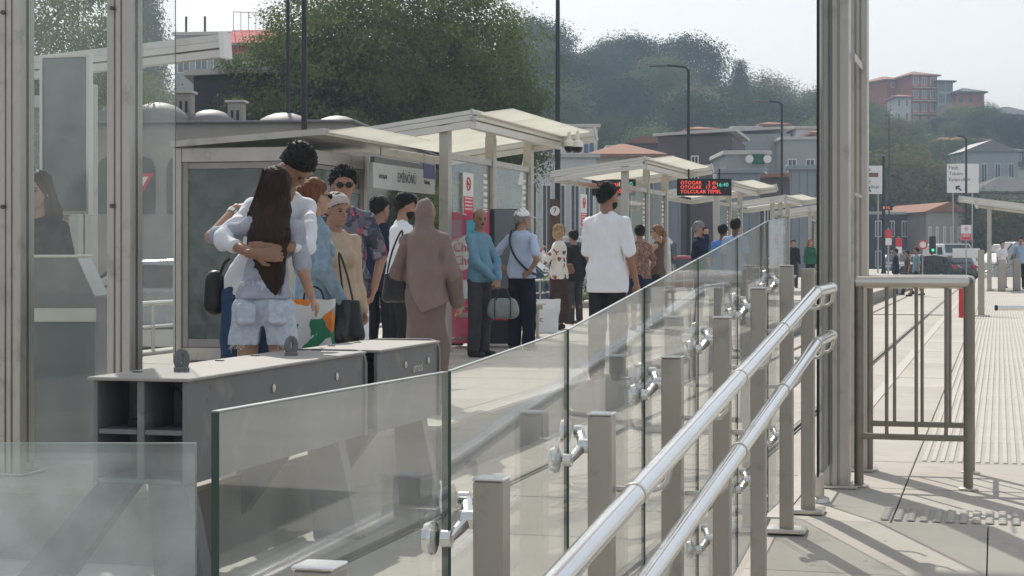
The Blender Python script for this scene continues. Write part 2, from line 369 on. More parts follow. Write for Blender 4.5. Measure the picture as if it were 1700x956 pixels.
# ================================================================== RAMP BALUSTRADE
post_y = [2.24, 3.19, 4.14, 5.09, 6.04, 6.99, 7.94]
bal = thing('ramp_balustrade', 'steel posts, clamped glass panels and two sloping handrails beside the ramp', 'balustrade', (-.9, 2.2, -.38))
for i, y in enumerate(post_y):
    x = -.9 if i else -.868; w = .0285
    m = MB().cbox(x - w, x + w, y - w, y + w, zf(y) - .05, zf(y) + 1.165, .004)
    p = m.build('post', 'steel_post', bal, world=True)
    if i >= 5: MB().cbox(x - .085, x + .085, y - .07, y + .07, zf(y) + .002, zf(y) + .022, .004).build('base_plate', 'steel', p, world=True)
    MB().cbox(x - w - .001, x + w + .001, y - w - .001, y + w + .001, zf(y) + 1.164, zf(y) + 1.170, .002).build('cap', 'steel_polish', p, world=True)
p = MB().cbox(-.885, -.825, 8.38, 8.44, 0, 1.13, .004).build('post', 'steel_post', bal, world=True)
MB().cbox(-.93, -.78, 8.33, 8.49, .002, .022, .004).build('base_plate', 'steel', p, world=True)
GX = -.985
def gtop(y): return zf(y) + 1.36
segs = [((-1.045, 2.30), (GX, 3.175))] + [((GX, post_y[i] + .012), (GX, post_y[i + 1] - .012)) for i in range(1, 6)] + [((GX, 7.955), (-.95, 8.36))]
for (xa, ya), (xb, yb) in segs:
    ta, tb_ = gtop(ya), gtop(yb)
    t = .006 if ya < 2.5 else .0035
    poly = lambda dx: [(xa + dx, ya, zf(ya) + .08), (xb + dx, yb, zf(yb) + .08), (xb + dx, yb, tb_), (xa + dx, ya, ta)]
    V = poly(-t) + poly(t)
    m = MB().add(V, [(0, 1, 2, 3), (7, 6, 5, 4)], 0).add(V, [(0, 4, 5, 1), (1, 5, 6, 2), (2, 6, 7, 3), (3, 7, 4, 0)], 1)
    m.build('glass_panel', ('glass_rail', 'glass_edge'), bal, world=True)
    MB().bar((xa, ya, ta + .0015), (xb, yb, tb_ + .0015), t * 2, .002).build('glass_top_edge', 'glass_top', bal, world=True)
for i, y in enumerate(post_y[1:], 1):
    for dz in (1.165 - .075, .42):
        z = zf(y) + dz
        c = MB()
        c.tube([(-.928, y, z), (-.955, y, z)], .018, 14)
        for s_ in (-1, 1):
            q = (GX + .022, y + s_ * .055, z + s_ * .028)
            c.tube([(-.945, y, z), (-.957, y + s_ * .03, z + s_ * .018), q], [.013, .011, .009], 10)
            c.tube([(GX + .026, q[1], q[2]), (GX + .007, q[1], q[2])], .016, 14)
            c.tube([(GX - .007, q[1], q[2]), (GX - .012, q[1], q[2]), (GX - .024, q[1], q[2])], [.03, .032, .028], 18)
        c.build('glass_clamp', 'steel_polish', bal, smooth=True, world=True)
RX = -.74
def rz_(y, z0): return z0 + .0885 * (min(y, 7.65) - 7.65)
for z0 in (1.04, .825):
    pts = [(RX, y, rz_(y, z0)) for y in (1.0, 2.0, 3.0, 4.0, 5.0, 6.0, 7.0, 7.58)] + [(RX, 7.65, z0 - .002), (RX, 7.72, z0), (RX, 8.05, z0), (RX, 8.32, z0)]
    hr = MB().tube(pts, .0245 if z0 > 1 else .0235, 22).build('handrail', 'steel_polish', bal, smooth=True, world=True)
    MB().tube([(RX, 8.30, z0), (RX, 8.325, z0)], .027, 20).build('end_cap', 'steel_polish', hr, smooth=True, world=True)
    for yj in (3.72, 5.3, 6.4, 7.6):
        MB().tube([(RX, yj, rz_(yj, z0)), (RX, yj + .012, rz_(yj + .012, z0))], .0262, 22).build('joint_ring', 'steel', hr, smooth=True, world=True)
    for y in post_y[1:] + [8.41]:
        yy = y + .02; zr = rz_(yy, z0)
        pts = [(-.868, yy, zr - .085), (-.80, yy, zr - .085), (-.765, yy, zr - .08), (-.748, yy, zr - .064), (RX, yy, zr - .02)]
        MB().tube(pts, .0075, 10).build('rail_bracket', 'steel', bal, smooth=True, world=True)
# bare glass leaf across the foot of the ramp
gg = thing('glass_gate_leaf', 'clouded glass leaf in the bottom left foreground', 'glass gate', cam_xy(-.5, 2.19, -.38), YAW)
m = MB(); x0, x1 = -.62 + .5 - .1, -.383 + .5
V = [(x, y, z) for y in (-.006, .006) for x, z in ((x0, .05), (x1, .05), (x1, 1.35), (x0, 1.35))]
m.add(V, [(3, 2, 1, 0), (4, 5, 6, 7)], 0).add(V, [(0, 1, 5, 4), (1, 2, 6, 5), (2, 3, 7, 6), (3, 0, 4, 7)], 1)
m.build('glass_panel', ('glass_gate', 'glass_edge'), gg)
MB().cbox(x0 + .02, x0 + .1, -.025, .025, 0, .12, .004).build('floor_clamp', 'steel', gg)
MB().cbox(x1 - .1, x1 - .02, -.025, .025, 0, .12, .004).build('floor_clamp', 'steel', gg)

# ================================================================== TALL PILLARS AND FENCE (right)
def pillar(m, x0, x1, y0, y1, z1, r=.012):
    """extruded aluminium upright: two flanges with recessed grooves"""
    n = 3; w = (x1 - x0)
    m.box(x0 + .006, x1 - .006, y0 + .012, y1 - .012, 0.01, z1)
    for a, b in ((0, .30), (.36, .58), (.64, 1.0)):
        m.cbox(x0 + w * a, x0 + w * b, y0, y1, 0, z1, .004)
ps = thing('tall_pillar_frame', 'tall grooved metal pillars with narrow glass pane, rising out of frame beside the ramp top', 'pillar', (-.81, 9.42, 0))
m = MB(); pillar(m, -.88, -.745, 9.35, 9.5, 4.4); p = m.build('pillar', 'alu', ps, world=True)
MB().cbox(-.93, -.70, 9.30, 9.55, .001, .015, .003).build('base_plate', 'steel', p, world=True)
m = MB(); pillar(m, -.80, -.705, 10.1, 10.25, 4.4); p = m.build('pillar', 'alu', ps, world=True)
MB().cbox(-.84, -.67, 10.05, 10.3, .001, .015, .003).build('base_plate', 'steel', p, world=True)
MB().cbox(-.735, -.725, 9.51, 10.09, 2.2, 2.24, .003).cbox(-.735, -.725, 9.51, 10.09, 1.5, 1.515, .003).build('cross_rail', 'alu', ps, world=True)
MB().cbox(-.87, -.72, 9.36, 10.24, 4.4, 4.55, .01).build('head_beam', 'alu', ps, world=True)
V = [(x, y, z) for x in (-.852, -.838) for y, z in ((8.78, .12), (9.34, .12), (9.34, 4.3), (8.78, 4.3))]
m = MB().add(V, [(0, 1, 2, 3), (7, 6, 5, 4)], 0).add(V, [(0, 4, 5, 1), (1, 5, 6, 2), (2, 6, 7, 3), (3, 7, 4, 0)], 1)
gp = m.build('glass_pane', ('glass_pane', 'glass_edge'), ps, world=True)
MB().cbox(-.851, -.839, 8.772, 8.779, .12, 4.3, .002).build('pane_edge_trim', 'black_metal', gp, world=True)
MB().lathe([(.055, .001), (.052, .02), (.028, .03), (.028, .13), (.02, .14)], 18, (-.845, 8.80, 0)).build('pane_foot', 'steel', ps, smooth=True, world=True)
oc = thing('shadow_canopy', 'slatted metal canopy out of view overhead, added to cast shadow bands on paving', 'canopy', (-1.0, 10.6, 4.56))  # unseen overhead, added for the shadow bands it throws on the paving
for k in range(5): MB().cbox(-2.75 + k * .62, -2.75 + k * .62 + .47, 9.0, 11.75, 4.57, 4.60, .004).build('slat', 'alu_light', oc, world=True)
for y_ in (9.42, 10.17): MB().cbox(-2.8, .35, y_ - .05, y_ + .05, 4.555, 4.569, .003).build('cross_beam', 'alu', oc, world=True)
fe = thing('guard_fence', 'low steel guard fence with vertical bars fixed to the tall pillars', 'fence', (-.43, 9.8, 0))
for y, zb in ((9.44, .26), (10.16, .26)):
    MB().tube([(-.715, y, 1.05), (-.17, y, 1.05), (-.15, y, 1.048)], [.031, .031, .024], 18).build('top_rail', 'steel', fe, smooth=True, world=True)
    MB().cbox(-.715, -.14, y - .02, y + .02, zb - .015, zb + .015, .006).build('bottom_rail', 'fence_steel', fe, world=True)
    for k in range(3):
        x = -.56 + k * .148
        MB().tube([(x, y, zb + .01), (x, y, 1.03)], 0.0095, 12).build('bar', 'fence_steel', fe, smooth=True, world=True)
    for x in (-.70, -.155):
        p = MB().tube([(x, y, .004), (x, y, 1.05 if x < -.3 else 1.04)], .024, 16).build('post', 'fence_steel', fe, smooth=True, world=True)
        MB().lathe([(.05, .002), (.05, .01), (.03, .016)], 16, (x, y, 0)).build('base_plate', 'steel', p, smooth=True, world=True)
MB().cbox(-.165, -.145, 9.44, 10.16, .245, .275, .005).build('side_rail', 'fence_steel', fe, world=True)
MB().tube([(-.155, 9.44, 1.05), (-.155, 10.16, 1.05)], .028, 16).build('side_rail', 'fence_steel', fe, smooth=True, world=True)

# ================================================================== ROAD BARRIERS
def barrier(name, label, loc, L, legs, lugs, group):
    t = thing(name, label, 'barrier', loc, 0, group); W = .225; z0, z1 = .575, 1.025; p = .022
    m = MB().cbox(-W, -W + p, 0, L, z0, z1, .003).cbox(W - p, W, 0, L, z0, z1, .003).cbox(-W + p, W - p, 0, L, z0, z0 + p, .003)
    m.cbox(-W + p, W - p, .30, .32, z0 + p, z1 - .005, .002)
    m.build('body', 'grey_paint', t)
    # rounded far end with a raised rim
    e = MB(); prof = [(-W - .012, z0), (W + .012, z0), (W + .012, z1 - .05)] + [(W + .012 - .06 * (1 - math.cos(a)), z1 - .05 + .075 * math.sin(a)) for a in (R(30), R(60), R(90))] + \
        [(-W - .012 + .06 * (1 - math.cos(a)), z1 - .05 + .075 * math.sin(a)) for a in (R(90), R(60), R(30))] + [(-W - .012, z1 - .05)]
    e.prism([(x, L - .03, z) for x, z in prof], (0, .035, 0)); e.build('end_plate', 'grey_paint', t)
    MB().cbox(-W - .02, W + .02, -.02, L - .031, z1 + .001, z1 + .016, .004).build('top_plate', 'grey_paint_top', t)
    MB().cbox(-.015, .02, .004, .30, z0 + p + .001, z1 - .001, .003).build('partition', 'grey_paint', t)
    MB().cbox(-W + p + .001, -.016, .006, .29, .79, .812, .003).cbox(.021, W - p - .001, .006, .29, .79, .812, .003).build('shelf', 'grey_paint', t)
    MB().tube([(.06, .2, .99), (.12, .15, .97), (.17, .12, .9), (.18, .13, .82)], .008, 8).build('cable', 'rubber', t, smooth=True)
    MB().cbox(-.12, -.05, .12, .2, .813, .845, .004).build('connector', 'rubber', t)
    for yb in (L * .42, L * .8):
        MB().lathe([(.02, 0), (.02, .008), (.012, .012)], 12).xf(lambda q: Vector((W + q.z, yb + q.x, .93 + q.y))).build('bolt', 'steel', t, smooth=True)
    for y in lugs:
        a = [(0.0, y + .021 * math.cos(k) , 1.095 + .040 * math.sin(k)) for k in np.linspace(0, 2 * math.pi, 17)]
        r_ = MB().tube(a, .0125, 10, cap=False); r_.xf(lambda q: Vector((q.x * 1.0 + (q.y - y) * .8, y + (q.y - y) * .6, q.z)))
        r_.cbox(-.03, .03, y - .025, y + .025, 1.036, 1.062, .005); r_.build('lifting_eye', 'grey_paint', t, smooth=True)
    for y in legs:
        for s_, ft in ((-1, .72), (1, .33)):
            q = [(s_ * .03, z0), (s_ * .21, z0), (s_ * ft, .02), (s_ * (ft - .26), .02)]
            lm = MB().prism([(x, y, z) for x, z in q], (0, .10, 0)); lm.build('leg', 'grey_paint', t)
            MB().cbox(min(s_ * ft, s_ * (ft - .26)) - .03, max(s_ * ft, s_ * (ft - .26)) + .03, y - .05, y + .15, 0.005, .025, .003).build('foot_plate', 'grey_paint', t)
    for y in np.arange(.3, L - .2, .45):
        MB().cbox(-.19, -.15, y, y + .03, z1 + .016, z1 + .022, .002).build('bolt_head', 'bolt', t)
    return t
barrier('road_barrier', 'long grey steel barrier box on splayed legs, nearest the camera', (-3.63, 7.2, G), 2.28, (.02, 1.9), (.42, 1.75), 'grey road barriers')
b2 = barrier('road_barrier', 'short grey steel barrier box with a small pale logo, behind the longer one', (-3.6, 9.6, G), 1.15, (.85,), (), 'grey road barriers')
text_mesh('umos', .085, 'alu_light', b2, (.228, .72, .90), (R(90), 0, R(90)), ext=.001)

# ================================================================== LEFT GLASS SCREEN
gs = thing('glass_screen', 'tall glass screen between two grooved metal pillars at left edge', 'glass screen', (-4.8, 8.8, 0))
for xc in (-4.52, -5.17):
    m = MB(); pillar(m, xc - .068, xc + .068, 8.72, 8.87, 4.4); p = m.build('pillar', 'alu', gs, world=True)
    MB().cbox(xc - .11, xc + .11, 8.67, 8.92, .001, .014, .003).build('base_plate', 'steel', p, world=True)
    for z in (2.5, 1.45): MB().tube([(xc - .03, 8.715, z), (xc - .03, 8.70, z)], .012, 12).build('bolt', 'bolt', p, smooth=True, world=True)
MB().cbox(-5.25, -4.2, 8.74, 8.85, 4.41, 4.55, .01).build('head_beam', 'alu', gs, world=True)
for x0, x1 in ((-5.098, -4.592), (-4.448, -4.225), (-5.9, -5.245)):
    V = [(x, y, z) for y in (8.789, 8.801) for x, z in ((x0, .06), (x1, .06), (x1, 4.4), (x0, 4.4))]
    MB().add(V, [(3, 2, 1, 0), (4, 5, 6, 7)], 0).add(V, [(0, 1, 5, 4), (1, 2, 6, 5), (2, 3, 7, 6), (3, 0, 4, 7)], 1).build('glass_pane', ('glass_pane', 'glass_edge'), gs, world=True)
ib = thing('information_board', 'slim framed dark board standing behind the left glass screen', 'board', at0(110, 11.3), YAW - .25)
MB().cbox(-.15, .15, -.02, .02, 1.46, 2.42, .004).build('panel', 'window_grey', ib)
for a in ((-.17, -.15, 1.44, 2.44), (.15, .17, 1.44, 2.44), (-.15, .15, 2.42, 2.44), (-.15, .15, 1.44, 1.46)): MB().cbox(a[0], a[1], -.03, .03, a[2], a[3], .003).build('frame_edge', 'alu_light', ib)
MB().cbox(-.03, .03, -.02, .02, 0, 1.44, .004).build('post', 'alu', ib)

# ================================================================== SHELTERS
def shelter():
    t = thing('tram_shelter', 'x', 'shelter', (0, 0, 0)); L = 4.4
    xb, zb, xf_, zf_ = -1.75, 2.56, 0.0, 2.80
    def gable(y, x1, name):
        sl_ = (zf_ - zb) / (xf_ - xb); z1 = zb + sl_ * (x1 - xb); m = MB()
        for dz, h, w in ((-.03, .075, .07), (.05, .06, .10), (.115, .05, .085)):
            m.bar((xb, y, zb + dz), (x1, y, z1 + dz), w, h)
        o = m.build(name, 'alu_light', t); MB().bar((x1, y, z1 + .055), (x1 + .02, y, z1 + .06), .11, .19).build('end_cap', 'alu', o)
    gable(.05, -.02, 'gable_beam'); gable(L + .12, .50, 'gable_beam')
    m = MB().cbox(-.05, .03, .0, L + .05, 2.70, 2.80, .01).cbox(-.06, .035, .0, L + .05, 2.81, 2.86, .01).cbox(-.02, .05, .0, L + .05, 2.87, 2.93, .01); m.build('front_beam', 'alu_light', t)
    MB().cbox(xb - .05, xb + .05, 0, L, 2.50, 2.60, .01).build('back_beam', 'alu', t)
    for i in range(3):
        y0, y1 = .1 + i * 1.42, .1 + (i + 1) * 1.42 - .03
        MB().prism([(xb + .05, y0, zb + .10), (xf_ - .07, y0, zf_ + .08), (xf_ - .07, y0, zf_ + .10), (xb + .05, y0, zb + .12)], (0, y1 - y0, 0)).build('roof_panel', 'canopy', t)
        MB().prism([(.05, y0, 2.885), (.46, y0, 2.935), (.46, y0, 2.95), (.05, y0, 2.905)], (0, y1 - y0, 0)).build('wing_panel', 'canopy', t)
    xp = -.42; zt = zb + (zf_ - zb) / 1.75 * (xp - xb)
    for y in (.2, 2.25, 4.25):
        m = MB(); 
        for a, b in ((-.075, -.02), (-.012, .02), (.028, .075)): m.cbox(xp - .06, xp + .06, y + a, y + b, 0, zt, .004)
        m.box(xp - .05, xp + .05, y - .06, y + .06, 0.01, zt - .01); m.build('post', 'alu', t)
        MB().cbox(xp - .06, xp + .06, y - .05, y + .05, zt - .002, zt + .10, .004).build('bracket', 'alu', t)
    MB().cbox(xp - .04, xp + .04, .28, 2.17, 2.36, 2.44, .004).cbox(xp - .04, xp + .04, 2.33, 4.17, 2.36, 2.44, .004).build('head_rail', 'alu', t)
    for y0, y1 in ((.285, 2.165), (2.335, 4.165)):
        V = [(x, y, z) for x in (xp - .006, xp + .006) for y, z in ((y0, .15), (y1, .15), (y1, 2.355), (y0, 2.355))]
        g = MB().add(V, [(0, 1, 2, 3), (7, 6, 5, 4)], 0).add(V, [(0, 4, 5, 1), (1, 5, 6, 2), (2, 6, 7, 3), (3, 7, 4, 0)], 1).build('glass_pane', ('glass_pane', 'glass_edge'), t)
        d = MB(); z = .4; r_ = random.Random(3)
        while z < 2.25:
            h = r_.choice((.012, .02, .035, .05)); d.box(xp + .0075, xp + .0085, y1 - .30, y1 - .12, z, z + h); z += h + r_.choice((.02, .03, .045))
        d.build('printed_bars', 'sign_white', g)
        MB().cbox(xp - .03, xp + .03, y0, y1, .10, .145, .004).build('bottom_rail', 'alu', t)
    # bench rail
    MB().tube([(xp + .28, .4, .48), (xp + .28, 4.1, .48)], .022, 10).tube([(xp + .16, .4, .52), (xp + .16, 4.1, .52)], .022, 10).build('bench_rail', 'steel', t, smooth=True)
    for y in (.6, 2.25, 3.9): MB().cbox(xp + .07, xp + .3, y - .02, y + .02, .40, .455, .004).cbox(xp + .2, xp + .25, y - .02, y + .02, 0, .40, .004).build('bench_bracket', 'steel', t)
    return t
SX = -6.15
sh0 = shelter()
names = ['nearest whole tram shelter, left platform, its pale roof wing tilting up', 'second tram shelter along the left platform, behind the man in white',
         'third tram shelter along the left platform, beyond the lit display', 'fourth and partly hidden tram shelter along the left platform', 'fifth small tram shelter at far end of left platform']
for i in range(5):
    loc = (SX, 21.0 + 11 * i, 0)
    if i == 0: sh0.location = loc; sh0['label'] = names[0]; sh0['group'] = 'tram shelters'
    else: dup(sh0, loc, 0, names[i], 'tram shelters')
# bare roof beam on a frame behind the left screen
rf = thing('roof_beam_frame', 'pale triple-ribbed roof beam on a frame above the left glass screen', 'roof frame', (-7.2, 13.4, 0))
for dz, h_, w_ in ((0, .06, .10), (.068, .05, .13), (.124, .055, .11)): MB().bar((-8.6, 13.4, 2.60 + dz), (-6.02, 13.4, 2.80 + dz), w_, h_).build('beam_rib', 'alu_light', rf, world=True)
MB().bar((-6.02, 13.4, 2.865), (-5.98, 13.4, 2.868), .15, .21).build('end_cap', 'sign_white', rf, world=True)
for x in (-7.22, -8.5):
    m = MB()
    for a_, b_ in ((-.06, -.01), (.0, .06)): m.cbox(x + a_, x + b_, 13.34, 13.46, 0, 2.58, .004)
    m.build('post', 'alu', rf, world=True)
MB().cbox(-8.43, -7.29, 13.36, 13.44, 2.40, 2.50, .005).build('head_rail', 'alu', rf, world=True)
V = [(x, y, z) for y in (13.394, 13.406) for x, z in ((-8.43, .1), (-7.29, .1), (-7.29, 2.395), (-8.43, 2.395))]
MB().add(V, [(3, 2, 1, 0), (4, 5, 6, 7)], 0).add(V, [(0, 1, 5, 4), (1, 2, 6, 5), (2, 3, 7, 6), (3, 0, 4, 7)], 1).build('glass_pane', ('glass_pane', 'glass_edge'), rf, world=True)
# counter behind the left screen
ct = thing('service_counter', 'grey slanted service counter behind the left glass screen', 'counter', at0(100, 10.5), YAW)
MB().prism([(-.22, 0, .0), (.20, 0, .0), (.20, 0, .95), (.10, 0, 1.17), (-.22, 0, 1.17)], (0, .35, 0)).build('cabinet', 'window_grey', ct)
MB().cbox(-.235, .105, -.015, .365, 1.172, 1.19, .004).build('top', 'alu_light', ct); MB().cbox(-.23, .21, -.012, -.002, .80, .88, .003).build('trim', 'alu_light', ct)
dup(sh0, (-.75, 63.0, 0), R(180), 'tram shelter on the right platform at right edge', 'tram shelters')
# kiosk beside the first shelter
ks = thing('ticket_kiosk', 'grey framed ticket kiosk with dark windows and pale roof edge', 'kiosk', (-8.0, 19.3, 0))
kx0, kx1, ky0, ky1 = -8.75, -7.4, 18.3, 20.5
for x in (kx0, kx1):
    for y in (ky0, ky1): MB().cbox(x - .05, x + .05, y - .05, y + .05, 0, 2.36, .006).build('corner_post', 'alu', ks, world=True)
for z0_, z1_ in ((2.2, 2.355), (.02, .16)):
    MB().cbox(kx0 + .051, kx1 - .051, ky0 - .04, ky0 + .04, z0_, z1_, .005).build('frame_rail', 'alu', ks, world=True); MB().cbox(kx1 - .04, kx1 + .04, ky0 + .051, ky1 - .051, z0_, z1_, .005).build('frame_rail', 'alu', ks, world=True)
MB().prism([(kx0 - .05, ky0 - .12, 2.362), (kx1 + .4, ky0 - .12, 2.47), (kx1 + .4, ky0 - .12, 2.54), (kx0 - .05, ky0 - .12, 2.43)], (0, ky1 - ky0 + .3, 0)).build('roof', 'alu', ks, world=True)
MB().prism([(kx1 + .41, ky0, 2.50), (kx1 + .80, ky0, 2.545), (kx1 + .80, ky0, 2.56), (kx1 + .41, ky0, 2.52)], (0, ky1 - ky0 + .2, 0)).build('roof_wing', 'canopy', ks, world=True)
def kwin(x0, x1, y0, y1, z0, z1):
    w = MB().box(x0, x1, y0, y1, z0, z1).build('window', 'glass_kiosk', ks, world=True); return w
kwin(kx0 + .12, kx1 - .12, ky0 - .006, ky0 + .006, .26, 2.12); kwin(kx1 - .006, kx1 + .006, ky0 + .12, ky1 - .12, .26, 1.9); kwin(kx1 - .006, kx1 + .006, ky0 + .12, ky1 - .12, 1.97, 2.14)
m = MB()
for a in ((kx0 + .052, kx0 + .118), (kx1 - .118, kx1 - .052)): m.cbox(a[0], a[1], ky0 - .025, ky0 + .025, .162, 2.198, .004)
for a in ((ky0 + .052, ky0 + .118), (ky1 - .118, ky1 - .052)): m.cbox(kx1 - .025, kx1 + .025, a[0], a[1], .162, 2.198, .004)
m.cbox(kx0 + .12, kx1 - .12, ky0 - .02, ky0 + .02, .165, .255, .004).cbox(kx0 + .12, kx1 - .12, ky0 - .02, ky0 + .02, 2.125, 2.195, .004)
m.cbox(kx1 - .02, kx1 + .02, ky0 + .12, ky1 - .12, .165, .255, .004).cbox(kx1 - .02, kx1 + .02, ky0 + .12, ky1 - .12, 1.905, 1.965, .004).cbox(kx1 - .02, kx1 + .02, ky0 + .12, ky1 - .12, 2.145, 2.195, .004)
m.build('window_frame', 'grey_paint_top', ks, world=True)
MB().box(kx0 - .03, kx0 + .03, ky0 + .06, ky1 - .06, .1, 2.3).box(kx0 + .06, kx1 - .06, ky1 - .03, ky1 + .03, .1, 2.3).build('back_wall', 'kiosk_inside', ks, world=True)
MB().cbox(kx0 + .1, kx1 - .3, ky0 + .5, ky1 - .2, .05, .95, .01).build('counter', 'kiosk_inside', ks, world=True)
# ================================================================== PEOPLE
SK = dict(fair=(.46, .28, .20), tan=(.36, .20, .135), olive=(.30, .165, .11), dark=(.17, .09, .06))
for k_, c_ in SK.items():
    m_ = pm('skin_' + k_, c_, .55, 0, .08, 14, spec=.35, bump=.0006, bscale=90)
    b_ = m_.node_tree.nodes['Principled BSDF']; b_.inputs['Subsurface Weight'].default_value = .12; b_.inputs['Subsurface Radius'].default_value = (.02, .008, .004)
def cloth(name, col, var=.12, scale=9, rough=.9, bump=.005, bs=26): return pm(name, col, rough, 0, var, scale, bump=bump, bscale=bs, spec=.15)
def hairm(name, col): return pm(name, col, .62, 0, .45, 45, bump=.006, bscale=130, spec=.22, sc=(1, 1, .15))
hairm('hair_black', (.012, .010, .009)); hairm('hair_brown', (.035, .018, .012)); hairm('hair_auburn', (.15, .06, .028)); hairm('hair_blond', (.42, .30, .17)); hairm('hair_grey', (.22, .21, .2)); hairm('hair_ginger', (.30, .10, .04)); hairm('hair_light', (.22, .12, .06))
cloth('white_cotton', (.76, .77, .80), .04); cloth('white_linen', (.72, .70, .66), .06); cloth('pale_tee', (.40, .42, .50), .18, 14); cloth('denim_light', (.54, .58, .67), .18, 30)
cloth('denim_jacket', (.25, .34, .42), .18, 22); cloth('beige_knit', (.52, .40, .29), .08, 20, bs=160); cloth('scarf_grey', (.50, .45, .42), .08); cloth('black_cloth', (.024, .024, .027), .2); cloth('navy', (.018, .024, .05), .2)
cloth('mauve', (.235, .18, .162), .06); cloth('mauve_dark', (.19, .14, .122), .06); cloth('steel_blue', (.145, .27, .36), .12); cloth('grey_trouser', (.06, .055, .06), .15); cloth('sky_shirt', (.48, .56, .72), .05)
cloth('dark_navy', (.014, .016, .028), .2); cloth('brown_skirt', (.055, .035, .030), .2, bs=40); cloth('green_top', (.03, .13, .07), .12); cloth('teal_shirt', (.20, .34, .36), .1); cloth('shirt_blue', (.10, .22, .55), .1); cloth('shirt_blue_pale', (.36, .46, .66), .1); cloth('brown_top', (.12, .08, .065), .2); cloth('grey_jacket', (.30, .32, .34), .1); cloth('pink_top', (.45, .28, .26), .1)
cloth('cap_white', (.80, .80, .80), .04); cloth('cap_black', (.014, .014, .015), .1); cloth('blue_jeans', (.045, .08, .16), .15)
ramp_pattern('hawaiian', [(0, (.07, .07, .10)), (.35, (.16, .16, .20)), (.6, (.30, .28, .32)), (.75, (.38, .12, .15)), (.86, (.10, .12, .20))], 22)
ramp_pattern('floral', [(0, (.70, .67, .62)), (.62, (.66, .62, .56)), (.74, (.30, .07, .07)), (.86, (.12, .10, .08)), (.93, (.70, .67, .62))], 16)
ramp_pattern('speckled', [(0, (.20, .10, .08)), (.3, (.32, .20, .15)), (.5, (.10, .06, .05)), (.7, (.42, .30, .22)), (.85, (.18, .05, .05))], 60)
ramp_pattern('tote_print', [(0, (.70, .69, .66)), (.40, (.72, .71, .68)), (.56, (.05, .22, .12)), (.68, (.75, .25, .05)), (.82, (.16, .42, .60)), (.92, (.70, .69, .66))], 7)
pm('leather_black', (.014, .014, .015), .4, 0, .1, 20, bump=.0006, bscale=120); pm('leather_brown', (.20, .085, .035), .45, 0, .15, 20, bump=.0006, bscale=120)
pm('bag_grey', (.21, .24, .235), .5, 0, .15, 12); pm('bag_white', (.72, .72, .74), .45, 0, .04, 5); pm('eye_dark', (.02, .015, .012), .2); pm('lip', (.30, .11, .095), .5); pm('lens_dark', (.012, .010, .010), .08)

def surfnet(F, o, h):
    Sg = F < 0; nx, ny, nz = F.shape
    cnt = np.zeros((nx - 1, ny - 1, nz - 1), np.int8); C = list(product((0, 1), repeat=3))
    for i, j, k in C: cnt += Sg[i:nx - 1 + i, j:ny - 1 + j, k:nz - 1 + k]
    act = (cnt > 0) & (cnt < 8); idx = np.argwhere(act)
    if not len(idx): return np.zeros((0, 3)), np.zeros((0, 4), int)
    vals = {c: F[idx[:, 0] + c[0], idx[:, 1] + c[1], idx[:, 2] + c[2]] for c in C}
    acc = np.zeros((len(idx), 3)); n = np.zeros(len(idx))
    for c in C:
        for ax in range(3):
            if c[ax]: continue
            d = list(c); d[ax] = 1; d = tuple(d); a, b = vals[c], vals[d]; x = (a < 0) != (b < 0)
            t = np.where(x, a / np.where(x, a - b, 1), 0); p = np.tile(np.array(c, float), (len(idx), 1)); p[:, ax] += t
            acc[x] += p[x]; n[x] += 1
    V = (idx + acc / n[:, None]) * h + o
    vid = -np.ones(act.shape, np.int64); vid[act] = np.arange(len(idx)); Q = []
    for ax in range(3):
        b, c = [(1, 2), (2, 0), (0, 1)][ax]
        s0 = [slice(None)] * 3; s1 = [slice(None)] * 3; s0[ax] = slice(0, -1); s1[ax] = slice(1, None)
        A, B = Sg[tuple(s0)], Sg[tuple(s1)]; E = np.argwhere(A != B); E = E[(E[:, b] > 0) & (E[:, c] > 0) & (E[:, b] < act.shape[b]) & (E[:, c] < act.shape[c])]
        fl = A[tuple(E.T)]; q = []
        for db, dc in ((-1, -1), (0, -1), (0, 0), (-1, 0)):
            e = E.copy(); e[:, b] += db; e[:, c] += dc; q.append(vid[tuple(e.T)])
        q = np.stack(q, 1); q[~fl] = q[~fl][:, ::-1]; Q.append(q)
    Q = np.concatenate(Q); return V, Q[(Q >= 0).all(1)]
def smin(a, b, k):
    h = np.clip(.5 + .5 * (b - a) / k, 0, 1); return b * (1 - h) + a * h - k * h * (1 - h)
def rotm(yaw, pitch, roll=0):
    return np.array(Matrix.Rotation(R(yaw), 3, 'Z') @ Matrix.Rotation(R(pitch), 3, 'X') @ Matrix.Rotation(R(roll), 3, 'Y'))
